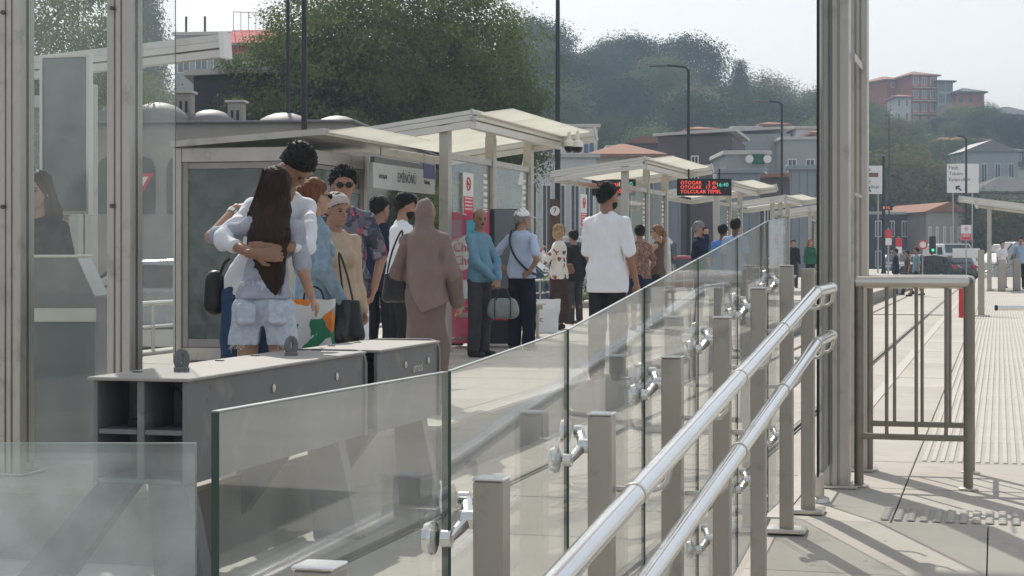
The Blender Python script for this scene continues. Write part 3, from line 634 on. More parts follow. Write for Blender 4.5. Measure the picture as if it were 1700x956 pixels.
class Sdf:
    """list of primitives in metres; cones (a,b,ra,rb,flat,depthdir) and framed ellipsoids (c,r,M)"""
    def __init__(s, k=.03): s.p = []; s.k = k; s.cut = []; s.fold = None; s.an = (1, 1, .55)
    def cone(s, a, b, ra, rb=None, flat=1.0, dd=(0, 1, 0)):
        s.p.append(('c', np.array(a, float), np.array(b, float), ra, ra if rb is None else rb, flat, np.array(dd, float))); return s
    def ell(s, c, r, M=None): s.p.append(('e', np.array(c, float), np.array(r, float), np.eye(3) if M is None else M)); return s
    def chain(s, pts, rs, flat=1.0, dd=(0, 1, 0)):
        for i in range(len(pts) - 1): s.cone(pts[i], pts[i + 1], rs[i], rs[i + 1], flat, dd)
        return s
    def plane(s, p, n): n = np.array(n, float); s.cut.append(('p', np.array(p, float), n / np.linalg.norm(n))); return s    # keep where (P-p).n > 0
    def hole(s, c, r, M=None): s.cut.append(('e', np.array(c, float), np.array(r, float), np.eye(3) if M is None else M)); return s
    def dist(s, q, P):
        if q[0] == 'c':
            _, a, b, ra, rb, fl, dd = q; ab = b - a; L = max(ab @ ab, 1e-9); v = P - a
            t = np.clip((v @ ab) / L, 0, 1); w = v - t[..., None] * ab
            if fl != 1.0: w = w + ((w @ dd) * (1 / fl - 1))[..., None] * dd
            return (np.sqrt((w * w).sum(-1)) - (ra + (rb - ra) * t)) * (fl if fl < 1 else 1)
        _, c, r, M = q; v = ((P - c) @ M) / r; n = np.sqrt((v * v).sum(-1)); return (n - 1) * r.min()
    def mesh(s, h):
        lo = np.full(3, 1e9); hi = -lo
        for q in s.p:
            if q[0] == 'c': rr = max(q[3], q[4]); lo = np.minimum(lo, np.minimum(q[1], q[2]) - rr); hi = np.maximum(hi, np.maximum(q[1], q[2]) + rr)
            else: rr = q[2].max(); lo = np.minimum(lo, q[1] - rr); hi = np.maximum(hi, q[1] + rr)
        lo -= 3 * h + .01; hi += 3 * h + .01; n = np.ceil((hi - lo) / h).astype(int) + 1
        ax = [lo[i] + np.arange(n[i]) * h for i in range(3)]
        F = np.full(n, 1.0)
        for q in s.p:      # each primitive only touches its own neighbourhood
            if q[0] == 'c': rr = max(q[3], q[4]); a = np.minimum(q[1], q[2]) - rr; b = np.maximum(q[1], q[2]) + rr
            else: rr = q[2].max(); a = q[1] - rr; b = q[1] + rr
            m = s.k * 1.5 + .02 + 2 * h
            i0 = np.maximum(np.floor((a - m - lo) / h).astype(int), 0); i1 = np.minimum(np.ceil((b + m - lo) / h).astype(int) + 1, n)
            sl_ = tuple(slice(i0[i], i1[i]) for i in range(3))
            P = np.stack(np.meshgrid(*[ax[i][sl_[i]] for i in range(3)], indexing='ij'), -1)
            F[sl_] = smin(F[sl_], s.dist(q, P), s.k)
        P = np.stack(np.meshgrid(*ax, indexing='ij'), -1)
        if s.fold:
            amp, fr, seed = s.fold; r_ = np.random.default_rng(seed); f = 0
            for _ in range(6):
                w = r_.normal(size=3) * fr * np.array(s.an); q_ = P @ w * .5 + r_.uniform(0, 6) + 1.1 * np.sin(P @ (r_.normal(size=3) * fr * .3)); f = f + 1.27 - 2 * np.abs(np.sin(q_))
            F = F - amp * f / 2.2
        for q in s.cut:
            if q[0] == 'p': F = np.maximum(F, -((P - q[1]) @ q[2]))
            else: F = np.maximum(F, -s.dist(q, P))
        return surfnet(F, lo, h)
def sdf_obj(name, parts, mat, parent, h):
    """parts: list of (Sdf, voxel) joined into one mesh"""
    VV = []; FF = []; o = 0
    for s, hh in parts:
        V, F = s.mesh(hh or h)
        if len(V): VV.append(V); FF.append(F + o); o += len(V)
    if not VV: return None
    return link(name, np_mesh(name, np.concatenate(VV), np.concatenate(FF)), parent, (mat,), True, None)
def hand(wr, d, nrm, side, s=1.0, curl=25):
    """side +1/-1: thumb direction along d x nrm"""
    d = np.array(d, float); d /= np.linalg.norm(d); nrm = np.array(nrm, float); nrm -= d * (d @ nrm); nrm /= np.linalg.norm(nrm); u = np.cross(d, nrm) * side
    H = Sdf(.008); wr = np.array(wr, float)
    H.cone(wr - d * .03 * s, wr + d * .02 * s, .024 * s, .025 * s, .75, nrm); H.cone(wr + d * .02 * s, wr + d * .075 * s, .030 * s, .034 * s, .42, nrm)
    for i, (o, L) in enumerate(zip((.028, .010, -.009, -.027), (.070, .078, .072, .056))):
        a = wr + (d * .078 + u * o) * s; c1 = R(curl * (1 + .12 * i)); d1 = d * math.cos(c1) + nrm * math.sin(c1); d2 = d * math.cos(c1 * 2.2) + nrm * math.sin(c1 * 2.2)
        b = a + d1 * L * .5 * s; H.cone(a - d * .01, b, .0095 * s, .0088 * s); H.cone(b, b + d2 * L * .5 * s, .0088 * s, .0075 * s)
    a = wr + (d * .028 + u * .024) * s; b = a + (d * .55 + u * .6 + nrm * .25) * .042 * s; H.cone(a, b, .013 * s, .0105 * s); H.cone(b, b + (d * .85 + u * .2 + nrm * .35) * .033 * s, .010 * s, .008 * s)
    return H
PEOPLE = {}
def person(label, px, D, H, face, skin='tan', top=None, bottom=None, hair=None, shoes='dark_plastic', arms=None, head=(0, 0), lean=(0, 0), female=False, bald=False, z0=0.0, legs=None, extras=None, group='people waiting on the platform', build=1.0, hat=None, glasses=False, face_parts=True, hands=True, dress=None, hijab=None, beard=None, moustache=False):
    s = H / 1.75; base = at0(px, D, z0); t = thing('person', label, 'person', base, YAW + R(face), group)
    h = min(.022, max(.0105, D * .00085)); A = lambda *p: np.array(p, float) * s
    lx, ly = lean
    def L(p):                                   # torso lean: shift grows above the pelvis
        p = np.array(p, float); f = max(0, p[2] - .95) / .7; return np.array([p[0] + lx * f, p[1] + ly * f, p[2] - .25 * (lx * lx + ly * ly) * f]) * s
    sw = (.146 if female else .168) * (.5 + .5 * build)
    lg = legs or {}
    hip = [A(-.083, 0, .90), A(.083, 0, .90)]
    knee = [A(*lg.get('kl', (-.10, .02, .49))), A(*lg.get('kr', (.10, .02, .49)))]
    ank = [A(*lg.get('al', (-.105, -.01, .085))), A(*lg.get('ar', (.105, -.01, .085)))]
    sh = [L((-sw, -.01, 1.395)), L((sw, -.01, 1.395))]
    ar = arms or {}
    el = [L(ar.get('el', (-sw - .035, -.03, 1.12))), L(ar.get('er', (sw + .035, -.03, 1.12)))]
    wr = [L(ar.get('wl', (-sw - .06, .05, .88))), L(ar.get('wr', (sw + .06, .05, .88)))]
    hd = L((0, .02, 1.635)); M = rotm(*head) if len(head) == 3 else rotm(head[0], head[1])
    def hp(*q): return hd + M @ (np.array(q, float) * s)
    yd = np.array((0, 1., 0))
    def headsdf(S_):
        S_.ell(hp(0, -.012, .025), A(.076, .094, .090), M).ell(hp(0, .03, -.035), A(.060, .060, .085), M).ell(hp(0, .045, -.088), A(.042, .036, .034), M)
        S_.cone(hp(0, .088, .0), hp(0, .106, -.030), .007 * s, .012 * s); S_.cone(hp(-.036, .078, .020), hp(.036, .078, .020), .010 * s)
        for e in (-1, 1): S_.ell(hp(e * .075, -.005, -.018), A(.011, .02, .03), M)
        S_.cone(hp(-.018, .086, -.066), hp(.018, .086, -.066), .007 * s)
        for e in (-1, 1): S_.cut.append(('e', hp(e * .031, .098, .001), A(.015, .012, .010), M))
    # ---- body: one continuous surface
    B = Sdf(.018 * s); b_ = build
    B.cone(L((0, -.012, 1.45)), hp(0, -.015, -.07), .056 * s, .052 * s)
    B.chain([L((0, 0, 1.33)), L((0, 0, 1.10)), L((0, 0, .95))], [.118 * s * b_, .106 * s * b_, .128 * s * b_], .66)
    B.cone(sh[0], sh[1], .036 * s)
    for e in (-1, 1): B.cone(L((0, -.015, 1.47)), L((e * .10, -.012, 1.41)), .038 * s, .034 * s)
    for i in (0, 1):
        B.cone(hip[i], knee[i], .082 * s * b_, .054 * s); B.chain([knee[i], knee[i] * .6 + ank[i] * .4 + A(0, -.015, 0), ank[i]], [.053 * s, .052 * s, .036 * s])
        B.chain([sh[i], el[i], wr[i]], [.036 * s, .036 * s, .026 * s])
        B.cone(ank[i] + A(0, -.02, -.045), ank[i] + A(.01 * (2 * i - 1), .13, -.055), .032 * s, .026 * s)
    hs = Sdf(.012 * s); headsdf(hs); hs.cone(hp(0, -.015, -.04), hp(0, -.02, -.11), .05 * s, .05 * s)
    parts = [(B, None), (hs, min(h, .009 if D < 25 else h))]
    if hands and D < 45:
        for i, key in ((0, 'hl'), (1, 'hr')):
            dflt = (wr[i] - el[i]); q = ar.get(key, None)
            d_, n_, sd, cu = (dflt, (1 - 2 * i, .2, 0), 1 if i else -1, 28) if q is None else q
            if q is None: sd = 1 if i == 0 else -1; 
            parts.append((hand(wr[i], d_, n_, sd, s * (.92 if female else 1), cu), .0058 if D < 16 else .008))
    body = sdf_obj('body', parts, 'skin_' + skin, t, h)
    if face_parts and D < 34:
        Mm = Matrix(M.tolist())
        for q in (-1, 1):
            e = MB().sphere((q * .031, .083, .001), (.0125, .008, .0065), 8); e.xf(lambda p: Vector(hd) + Mm @ (p * s)); e.build('eye', 'eye_dark', t, smooth=True)
            e = MB().bar((q * .017, .089, .021), (q * .047, .080, .021), .006, .006); e.xf(lambda p: Vector(hd) + Mm @ (p * s)); e.build('eyebrow', ('hair_' + hair[1]) if hair else 'hair_black', t)
        e = MB().sphere((0, .0925, -.067), (.021, .005, .0035), 8); e.xf(lambda p: Vector(hd) + Mm @ (p * s)); e.build('mouth', 'lip', t, smooth=True)
        if moustache: e = MB().sphere((0, .094, -.053), (.028, .008, .008), 8); e.xf(lambda p: Vector(hd) + Mm @ (p * s)); e.build('moustache', 'hair_black', t, smooth=True)
        if glasses:
            e = MB()
            for q in (-1, 1): e.sphere((q * .033, .097, .002), (.026, .007, .020), 12); e.tube([(q * .058, .092, .008), (q * .079, .0, .010)], .003, 6)
            e.tube([(-.012, .102, .008), (.012, .102, .008)], .003, 6); e.xf(lambda p: Vector(hd) + Mm @ (p * s)); e.build('sunglasses', 'lens_dark', t, smooth=True)
    # ---- hair
    hh_ = min(h, .010)
    if hair and not hijab:
        kind, mat_ = hair[0], 'hair_' + hair[1]; Hs = Sdf(.02 * s)
        hn = M @ np.array((0, -.61, .79))
        if kind == 'bald':
            Hs.ell(hp(0, -.018, .018), A(.080, .096, .088), M).plane(hp(0, .0, .01), M @ np.array((0, -1, .15))).hole(hp(0, -.02, .13), A(.11, .13, .075), M)
            sdf_obj('hair', [(Hs, hh_)], mat_, t, h)
        else:
            Hs.ell(hp(0, -.018, .040), A(.086, .102, .092), M); Hs.ell(hp(0, -.03, -.005), A(.080, .086, .092), M); Hs.plane(hp(0, 0, 0), hn)
            parts = [(Hs, hh_)]; Hs.fold = (.005 if kind != 'curly' else .013, 150 if kind != 'curly' else 170, 5)
            if kind in ('long', 'ponytail', 'bob'):
                T = Sdf(.03 * s); n_ = hair[2] if len(hair) > 2 else .46
                if kind == 'long':
                    T.ell(hp(0, -.02, .030), A(.090, .104, .097), M)
                    dn = lambda x, y, z: hp(0, -.02, 0) + (M @ np.array((x, y + .02, 0))) * s + np.array((0, 0, z * s))
                    T.chain([hp(0, -.05, .0), dn(0, -.10, -.16), dn(0, -.135, -.30), dn(0, -.135, -n_)], [.088 * s, .108 * s, .108 * s, .075 * s], .42, M @ yd)
                    for e in (-1, 1): T.chain([hp(e * .055, -.02, .0), dn(e * .075, -.05, -.14), dn(e * .095, -.10, -.28), dn(e * .085, -.12, -n_ * .9)], [.035 * s, .034 * s, .030 * s, .012 * s])
                    T.hole(hp(0, .105, -.03), A(.062, .085, .11), M); T.fold = (.004, 95, 3); T.an = (1, .6, .06)
                elif kind == 'ponytail':
                    T.chain([hp(0, -.09, .04), hp(0, -.135, -.02), hp(0, -.13, -.15), hp(0, -.11, -n_)], [.03 * s, .034 * s, .03 * s, .012 * s]); T.fold = (.003, 80, 4)
                else:
                    T.ell(hp(0, -.025, .005), A(.092, .102, .105), M).hole(hp(0, .10, -.035), A(.060, .085, .10), M); T.fold = (.007, 90, 4)
                parts.append((T, hh_))
            if kind == 'bun':
                T = Sdf(.02 * s).ell(hp(0, -.11, .03), A(.045, .04, .045), M); T.fold = (.004, 110, 6); parts.append((T, hh_))
                W = Sdf(.02 * s).ell(hp(0, -.025, .01), A(.083, .096, .09), M).plane(hp(0, -.01, 0), M @ np.array((0, -1., .25))); W.fold = (.003, 90, 3); parts.append((W, hh_))
            sdf_obj('hair', parts, mat_, t, h)
            rt = np.random.default_rng(int(px)); tf = MB()
            if kind in ('short', 'curly', 'bob') and D < 33 and not hat:
                for _ in range(420 if kind != 'short' else 260):
                    v = rt.normal(size=3); v /= np.linalg.norm(v); q = np.array((0, -.018, .036)) + v * np.array((.084, .100, .091))
                    if q @ np.array((0, -.61, .79)) < .004: continue
                    g_ = v * .55 + np.array((rt.normal() * .45, -.25 + rt.normal() * .45, -.35 if kind != 'curly' else rt.normal() * .6)); g_ /= np.linalg.norm(g_); ln = rt.uniform(.018, .034)
                    if kind == 'short': g_ = g_ * .6 + np.array((0, -.5, -.1)) - v * .25; ln *= .8
                    tf.tube([hp(*q), hp(*(q + g_ * ln * .6 + v * .004)), hp(*(q + g_ * ln))], [.0065 * s, .005 * s, .0012 * s], 4)
            elif kind == 'long' and D < 15:
                for _ in range(150):
                    ph_ = rt.uniform(-1, 1); x0 = .085 * math.sin(ph_ * 1.5); y0_ = -.075 * math.cos(ph_ * 1.4) - .02; zt = rt.uniform(-.05, .10); n3 = n_ * rt.uniform(.75, 1.06); wv = rt.normal() * .012
                    pts = [hp(x0 * .9, y0_ - .02, zt), dn(x0 * 1.25 + wv, y0_ - .05, -.15), dn(x0 * 1.45 - wv, -.155 * (1 - .35 * ph_ * ph_), -.30), dn(x0 * (1.2 - .3 * abs(ph_)) + wv, -.165 * (1 - .3 * ph_ * ph_), -n3)]
                    tf.tube(pts, [.004 * s, .0055 * s, .005 * s, .001 * s], 4)
            if tf.v: tf.build('loose_strands', mat_, t, smooth=True)['kind'] = 'stuff'
    if beard: 
        Bd = Sdf(.02 * s).ell(hp(0, .036, -.07), A(.060, .058, .058), M).plane(hp(0, .02, -.035), M @ np.array((0, .3, -1))); sdf_obj('beard', [(Bd, hh_)], 'hair_' + beard, t, h)
    if hat:
        kind, mat_ = hat; C = Sdf(.012 * s).ell(hp(0, -.012, .045), A(.092, .108, .088), M).plane(hp(0, 0, .035), M @ np.array((0, -.16, 1)))
        parts = [(C, hh_)]
        sg = 1 if kind != 'back' else -1
        if kind != 'wrap': parts.append((Sdf(.01).ell(hp(0, sg * .125, .034), A(.070, .072, .010), M @ rotm(0, -10 * sg)), min(hh_, .007)))
        else: C.cut = []; C.plane(hp(0, .03, .028), M @ np.array((0, -.75, 1))); C.ell(hp(0, -.035, -.01), A(.082, .085, .10), M); C.fold = (.003, 80, 2)
        sdf_obj('headscarf' if kind == 'wrap' else 'cap', parts, mat_, t, h)
    if hijab:
        Q = Sdf(.02 * s).ell(hp(0, -.012, .022), A(.086, .104, .104), M).cone(hp(0, -.02, -.05), L((0, -.012, 1.43)), .074 * s, .085 * s)
        Q.hole(hp(0, .115, -.022), A(.052, .065, .075), M); Q.fold = (.007, 30, 2)
        for e in (-1, 1): Q.cone(L((e * .02, -.02, 1.44)), L((e * .175, -.015, 1.39)), .070 * s, .066 * s)
        Q.chain([L((0, -.02, 1.36)), L((.02, -.03, 1.12)), L((.03, -.035, .80))], [.155 * s, .165 * s, .185 * s], .74); Q.cone(sh[1], el[1], .062 * s, .080 * s)
        Q.plane(L((.02, 0, .80)), (.86, -.1, .50)); Q.plane(L((.02, 0, .80)), (-.34, -.1, .93))
        sdf_obj('headscarf', [(Q, h)], hijab, t, h)
    # ---- clothes
    if top:
        kd = top['kind']; lo_ = top.get('loose', .02) * .75; hem = top.get('hem', .90); T = Sdf(.024 * s); T.fold = (top.get('fold', .007), 27, int(px) % 50)
        T.chain([L((0, -.002, 1.345)), L((0, 0, 1.12)), L((0, .0, .96)), L((0, 0, hem - .06))], [(.130 * b_ + lo_ * .5) * s, ((.122 if not female else .108) * b_ + lo_) * s, (.146 * b_ + lo_) * s, (.152 * b_ + lo_ * 1.1) * s], .72)
        if top.get('belly'): T.ell(L((0, .06, 1.08)), A(.12 * b_, .09 + top['belly'], .16))
        if female: T.cone(L((-.065, .075, 1.27)), L((.065, .075, 1.27)), .065 * s)
        if kd != 'tank':
            T.cone(sh[0], sh[1], (.047 + lo_ * .2) * s)
            for e in (-1, 1): T.cone(L((e * .03, -.015, 1.462)), L((e * .11, -.012, 1.408)), .046 * s, .047 * s)
        for i in (0, 1):
            if kd == 'tee': T.cone(sh[i], sh[i] + (el[i] - sh[i]) * top.get('sl', .72), (.047 + lo_ * .15) * s, (.047 + lo_ * .5) * s)
            elif kd == 'long': T.chain([sh[i], el[i], el[i] + (wr[i] - el[i]) * top.get('sl', .93)], [(.052 + lo_ * .25) * s, (.045 + lo_ * .4) * s, (.034 + lo_ * .4) * s])
        nz_ = top.get('neck', 1.475)
        T.plane(L((0, 0, hem)), (0, 0, 1))
        T.hole(L((0, .02, nz_ + .045)), A(.075, .085, .055))
        sdf_obj(top.get('name', 'shirt'), [(T, h)], top['mat'], t, h)
    if bottom:
        kd = bottom['kind']; T = Sdf(.02 * s); lo_ = bottom.get('loose', .02); T.fold = (bottom.get('fold', .004), 26, int(px) % 37); wz = bottom.get('waist', .99); hem = bottom.get('hem', .06)
        if kd in ('trousers', 'shorts'):
            T.chain([A(0, 0, wz), A(0, -.005, .93)], [(.124 * b_ + lo_ * .2) * s, (.138 * b_ + lo_ * .3) * s], .70); T.k = .02 * s
            fl = bottom.get('flare', 0)
            for i in (0, 1):
                T.chain([hip[i], knee[i], ank[i] + A(0, 0, .0)], [(.075 * (.4 + .6 * b_) + lo_ * .5 + fl * .4) * s, (.058 + lo_ * .8 + fl) * s, (.048 + lo_ * .8 + fl) * s])
            T.plane(A(0, 0, wz), (0, 0, -1)); T.plane(A(0, 0, hem), (0, 0, 1))
            if kd == 'shorts': T.hole(A(0, 0, hem - .03), A(.026, .4, .15))
        else:
            w0 = .135 * b_; w1 = bottom.get('flare', .24)
            T.chain([A(0, 0, wz), A(0, 0, .88), A(0, 0, hem - w1 * .5)], [w0 * s, (w0 + .03) * s, w1 * s], .78); T.plane(A(0, 0, wz), (0, 0, -1)); T.plane(A(0, 0, hem), (0, 0, 1)); T.fold = (.009, 34, int(px) % 31)
        sdf_obj(bottom.get('name', kd), [(T, h)], bottom['mat'], t, h)
    if dress:
        T = Sdf(.03 * s); T.fold = (.010, 24, 11); T.an = (1, 1, .2)
        T.chain([L((0, 0, 1.35)), L((0, 0, 1.1)), L((0, 0, .88)), L((0, 0, -.05))], [.150 * s, .150 * s, .168 * s, .225 * s], .76); T.cone(sh[0], sh[1], .058 * s)
        for i in (0, 1): T.chain([sh[i], el[i], el[i] + (wr[i] - el[i]) * .95], [.058 * s, .062 * s, .075 * s])
        T.plane(A(0, 0, .03), (0, 0, 1)); sdf_obj('dress', [(T, h)], dress, t, h)
    for i in (0, 1):
        if shoes:
            q = Sdf(.02 * s); a = ank[i] + A(0, -.025, -.04); b = ank[i] + A(.012 * (2 * i - 1), .14, -.052); q.cone(a, b, .043 * s, .036 * s); q.cone(ank[i], a, .045 * s, .045 * s); q.plane(A(0, 0, .004), (0, 0, 1)); q.plane(ank[i] + A(0, 0, .0), (0, 0, -1))
            sdf_obj('shoe', [(q, min(h, .012))], shoes, t, h)
    PEOPLE[label] = dict(t=t, el=[Vector(v) for v in el], wr=[Vector(v) for v in wr], sh=[Vector(v) for v in sh], L=L, s=s)
    return PEOPLE[label]
def wpt(P, v):
    t = P['t']; return Vector(t.location) + rotz(Vector(v), t.rotation_euler.z)
def held(P, name, label, cat, off, build_fn, rz=0.0):
    """a carried thing: its own top-level object, at a point in the bearer's frame"""
    o = thing(name, label, cat, wpt(P, off), P['t'].rotation_euler.z + rz); build_fn(o); return o
def sack(w, d, hh, k=.03, mat='bag_white', fold=.006, taper=.85, seed=4, vox=.012):
    def f(o):
        q = Sdf(k).chain([(-w * taper / 2 + .03, 0, hh - .02), (-w / 2 + .03, 0, .04)], [.03, .035]); 
        for x in np.linspace(-w / 2 + d / 2, w / 2 - d / 2, 4): q.cone((x * taper, 0, hh - .02), (x, 0, d / 2 + .01), d * .30, d * .5)
        q.fold = (fold, 40, seed); q.plane((0, 0, hh), (0, 0, -1)); q.plane((0, 0, 0), (0, 0, 1)); sdf_obj('bag_body', [(q, vox)], mat, o, vox)
    return f
def strap(o, pts, r=.008, mat='leather_black', name='strap', n=8):
    P_ = [Vector(p) for p in pts]; out = []
    for i in range(len(P_) - 1):
        a, b = P_[max(i - 1, 0)], P_[min(i + 2, len(P_) - 1)]
        for q in range(5):
            u = q / 5; p0, p1, p2, p3 = a, P_[i], P_[i + 1], b
            out.append(.5 * ((2 * p1) + (p2 - p0) * u + (2 * p0 - 5 * p1 + 4 * p2 - p3) * u * u + (3 * p1 - p0 - 3 * p2 + p3) * u ** 3))
    out.append(P_[-1]); return MB().tube(out, r, n).build(name, mat, o, smooth=True)
def carrier(o, w0, w1, d, hh, mat):
    n, m_ = 7, 6; r_ = np.random.default_rng(int(hh * 999)); V = []; F = []
    ring = [(-1, -1 )] and [(x, -1) for x in np.linspace(-1, 1, n)] + [(1, 0)] + [(x, 1) for x in np.linspace(1, -1, n)] + [(-1, 0)]
    for j in range(m_ + 1):
        f = j / m_; w = w0 + (w1 - w0) * f; dd = d * (1 - .35 * f)
        for (x, y) in ring:
            e = r_.normal() * .012 * (j > 0); fold = .02 * math.sin(x * 7 + f * 5) * f
            V.append((x * w / 2 * (1 - (.06 if y == 0 and .2 < f < .8 else 0)), y * dd / 2 + e + fold, hh * f + (.012 * math.sin(x * 9) if j == m_ else 0)))
    k = len(ring)
    for j in range(m_):
        for q in range(k): F.append((j * k + q, j * k + (q + 1) % k, (j + 1) * k + (q + 1) % k, (j + 1) * k + q))
    F.append(tuple(range(k))[::-1]); MB().add(V, F).build('bag_body', mat, o, smooth=True, ang=50)
tee = lambda mat, **k: dict(kind='tee', mat=mat, **k)
lng = lambda mat, **k: dict(kind='long', mat=mat, **k)
trs = lambda mat, **k: dict(kind='trousers', mat=mat, **k)

# --- embracing couple
W1 = person('woman with long dark hair in denim shorts, back to camera, hugging a man', 437, 10.35, 1.69, 4, 'fair', tee('pale_tee', hem=.97, loose=.03, sl=.8), dict(kind='shorts', mat='denim_light', hem=.70, loose=.03, waist=1.06, fold=.006, flare=.042), ('long', 'brown', .62),
    arms=dict(el=(-.36, .10, 1.34), wl=(-.24, .22, 1.52), hl=((.75, .35, .25), (.2, .2, -1), 1, 30), er=(.215, .03, 1.13), wr=(.27, .16, .985), hr=((.45, .4, -.75), (-.7, .2, -.3), -1, 18)), head=(-20, -4, 6), female=True, build=.88, lean=(.075, .05), group='couple embracing')
t = W1['t']
wb_ = Sdf(.01).cone((0, 0, 1.005), (0, 0, 1.03), .128, .126, .70); wb_.plane((0, 0, .995), (0, 0, 1)); wb_.plane((0, 0, 1.038), (0, 0, -1)); sdf_obj('waistband', [(wb_, .009)], 'denim_light', t, .009)
for x_ in (-.10, -.05, .0, .05, .10): MB().cbox(x_ - .006, x_ + .006, -.70 * math.sqrt(max(.0, .128 ** 2 - x_ ** 2)) - .008, -.70 * math.sqrt(.128 ** 2 - x_ ** 2) + .004, .985, 1.045, .002).build('belt_loop', 'denim_light', t)
r_ = random.Random(5); m = MB()
for i in range(26):
    a = r_.uniform(0, 2 * math.pi); sx = -.1 if math.cos(a) < 0 else .1
    x, y = sx * .9 + .09 * math.cos(a), -.10 * abs(math.sin(a)); L_ = r_.choice((.012, .018, .025, .03, .05))
    m.tube([(x, y, .69), (x + r_.uniform(-.01, .01), y + r_.uniform(-.005, .005), 0.68 - L_ * .5), (x + r_.uniform(-.02, .02), y, 0.68 - L_)], .0016, 5)
m.build('frayed_hem', 'white_linen', t)['kind'] = 'stuff'
for sx in (-1, 1):
    q = Sdf(.01); q.cone((sx * .09 - .045, -.112, .90), (sx * .09 + .045, -.112, .90), .012); q.cone((sx * .09 - .04, -.128, .81), (sx * .09 + .04, -.128, .81), .012); q.ell((sx * .09, -.118, .855), (.062, .014, .072)); sdf_obj('pocket', [(q, .009)], 'denim_light', t, .009)
e_, w_ = W1['el'][0], W1['wr'][0]; MB().tube([w_ + (e_ - w_) * .10, w_ + (e_ - w_) * .20], .033, 14).build('watch', 'steel_polish', t, smooth=True)
M1 = person('man in white shirt bending forward to hug the woman in denim shorts', 416, 10.70, 1.86, 202, 'olive', lng('white_cotton', hem=.86, loose=.012, sl=.42, fold=.009), trs('blue_jeans'), ('short', 'black'),
    arms=dict(el=(-.16, .30, 1.17), wl=(.06, .42, 1.16), hl=((1, .1, 0), (0, -1, 0), 1, 14), er=(.296, .206, 1.20), wr=(.168, .475, 1.13), hr=((-.927, .375, -.05), (-.375, -.927, 0), -1, 10)),
    head=(40, -64, 14), lean=(-.23, .16), build=.92, group='couple embracing')
q = Sdf(.03); 
bp = held(M1, 'backpack', 'black bag hanging at the side of the man in white shirt', 'bag', (.20, -.06, .86), lambda o: sdf_obj('bag_body', [(Sdf(.04).chain([(0, 0, .04), (0, 0, .18)], [.07, .06], .8), .011)], 'leather_black', o, .011))
strap(bp, [(-.03, .02, .22), (-.05, .04, .28), (-.08, .05, .31)], .010)

# --- group behind the couple
W2 = person('woman with auburn hair and sunglasses in a denim jacket', 520, 11.8, 1.68, 304, 'fair', lng('denim_jacket', hem=.86, loose=.035, name='jacket'), trs('black_cloth'), ('bun', 'auburn'), female=True, glasses=True, arms=dict(er=(.22, -.05, 1.14), wr=(.24, .10, .92), el=(-.20, .03, 1.13), wl=(-.20, .17, .95)))
hb = held(W2, 'shoulder_bag', 'black shoulder bag beside the denim jacket', 'bag', (.30, .10, .60), sack(.30, .13, .30, mat='leather_black', fold=.003), 0)
strap(hb, [(-.06, 0, .28), (-.05, -.03, .44), (-.02, -.06, .60), (.03, -.03, .46), (.06, 0, .28)], .007)
tb2 = thing('tote_bag', 'white shopping tote with green, orange and blue shapes', 'bag', at(519, 585, 11.25), YAW - .1)
carrier(tb2, .24, .28, .11, .33, 'tote_print')
strap(tb2, [(-.07, .03, .29), (-.05, .03, .38), (.0, .02, .41), (.05, .03, .38), (.07, .03, .29)], .007, 'leather_black', 'handle')
W3 = person('woman in grey-beige head wrap and long beige cardigan', 557, 12.3, 1.60, 214, 'tan', lng('beige_knit', hem=.62, loose=.035, name='cardigan'), trs('white_cotton', loose=.03), ('bun', 'brown'), female=True, hat=('wrap', 'scarf_grey'), head=(10, -12), build=1.02)
M2 = person('man in dark sunglasses and patterned short-sleeved shirt', 570, 13.3, 1.82, 186, 'tan', tee('hawaiian', hem=.84, loose=.035, sl=.85), trs('white_cotton', loose=.03), ('curly', 'black'), glasses=True, arms=dict(el=(-.27, -.05, 1.12), wl=(-.215, .06, .90), er=(.27, -.05, 1.12), wr=(.22, .06, .88)), build=1.05, head=(4, -4))
M3 = person('man in dark navy jacket and black trousers, back turned', 630, 18.3, 1.77, 335, 'olive', lng('navy', hem=.80, loose=.035, name='jacket'), trs('black_cloth'), ('short', 'black'), head=(-20, 0))
M4 = person('bearded man in white shirt and black cap looking right', 663, 17.6, 1.78, 292, 'tan', lng('white_cotton', hem=.84, loose=.04, sl=.5), trs('black_cloth'), ('short', 'black'), hat=('cap', 'cap_black'), beard='black', head=(-10, -8), lean=(0, .05), arms=dict(el=(-.25, .02, 1.13), wl=(-.22, .18, .95), er=(.25, .02, 1.13), wr=(.2, .2, .98)))
W4 = person('woman in long mauve abaya and headscarf, seen from behind', 706, 14.4, 1.63, 346, 'tan', None, None, None, dress='mauve_dark', hijab='mauve', female=True, arms=dict(er=(.25, .0, 1.1), wr=(.27, .09, .86), el=(-.25, .0, 1.12), wl=(-.24, .18, 1.0)), head=(-14, -2), face_parts=False)
hb2 = held(W4, 'handbag', 'black handbag hung from the mauve-robed woman\'s shoulder', 'bag', (-.25, .02, .80), sack(.22, .10, .24, mat='leather_black', fold=.002))
strap(hb2, [(-.08, 0, .22), (-.03, .0, .42), (.06, -.03, .58), (.05, -.02, .40), (.07, 0, .22)], .008)
M5 = person('man in blue long-sleeved shirt and grey trousers looking back at camera', 795, 20.9, 1.71, 236, 'olive', lng('steel_blue', hem=.88, loose=.03, belly=.02), trs('grey_trouser', loose=.03), ('bald', 'black'), arms=dict(el=(-.22, .10, 1.12), wl=(-.05, .24, .92), er=(.20, .10, 1.12), wr=(.04, .25, .92), hl=((.2, .2, -1), (0, -1, 0), 1, 40), hr=((-.2, .2, -1), (0, -1, 0), -1, 40)), head=(-34, -8), moustache=True, build=1.05)
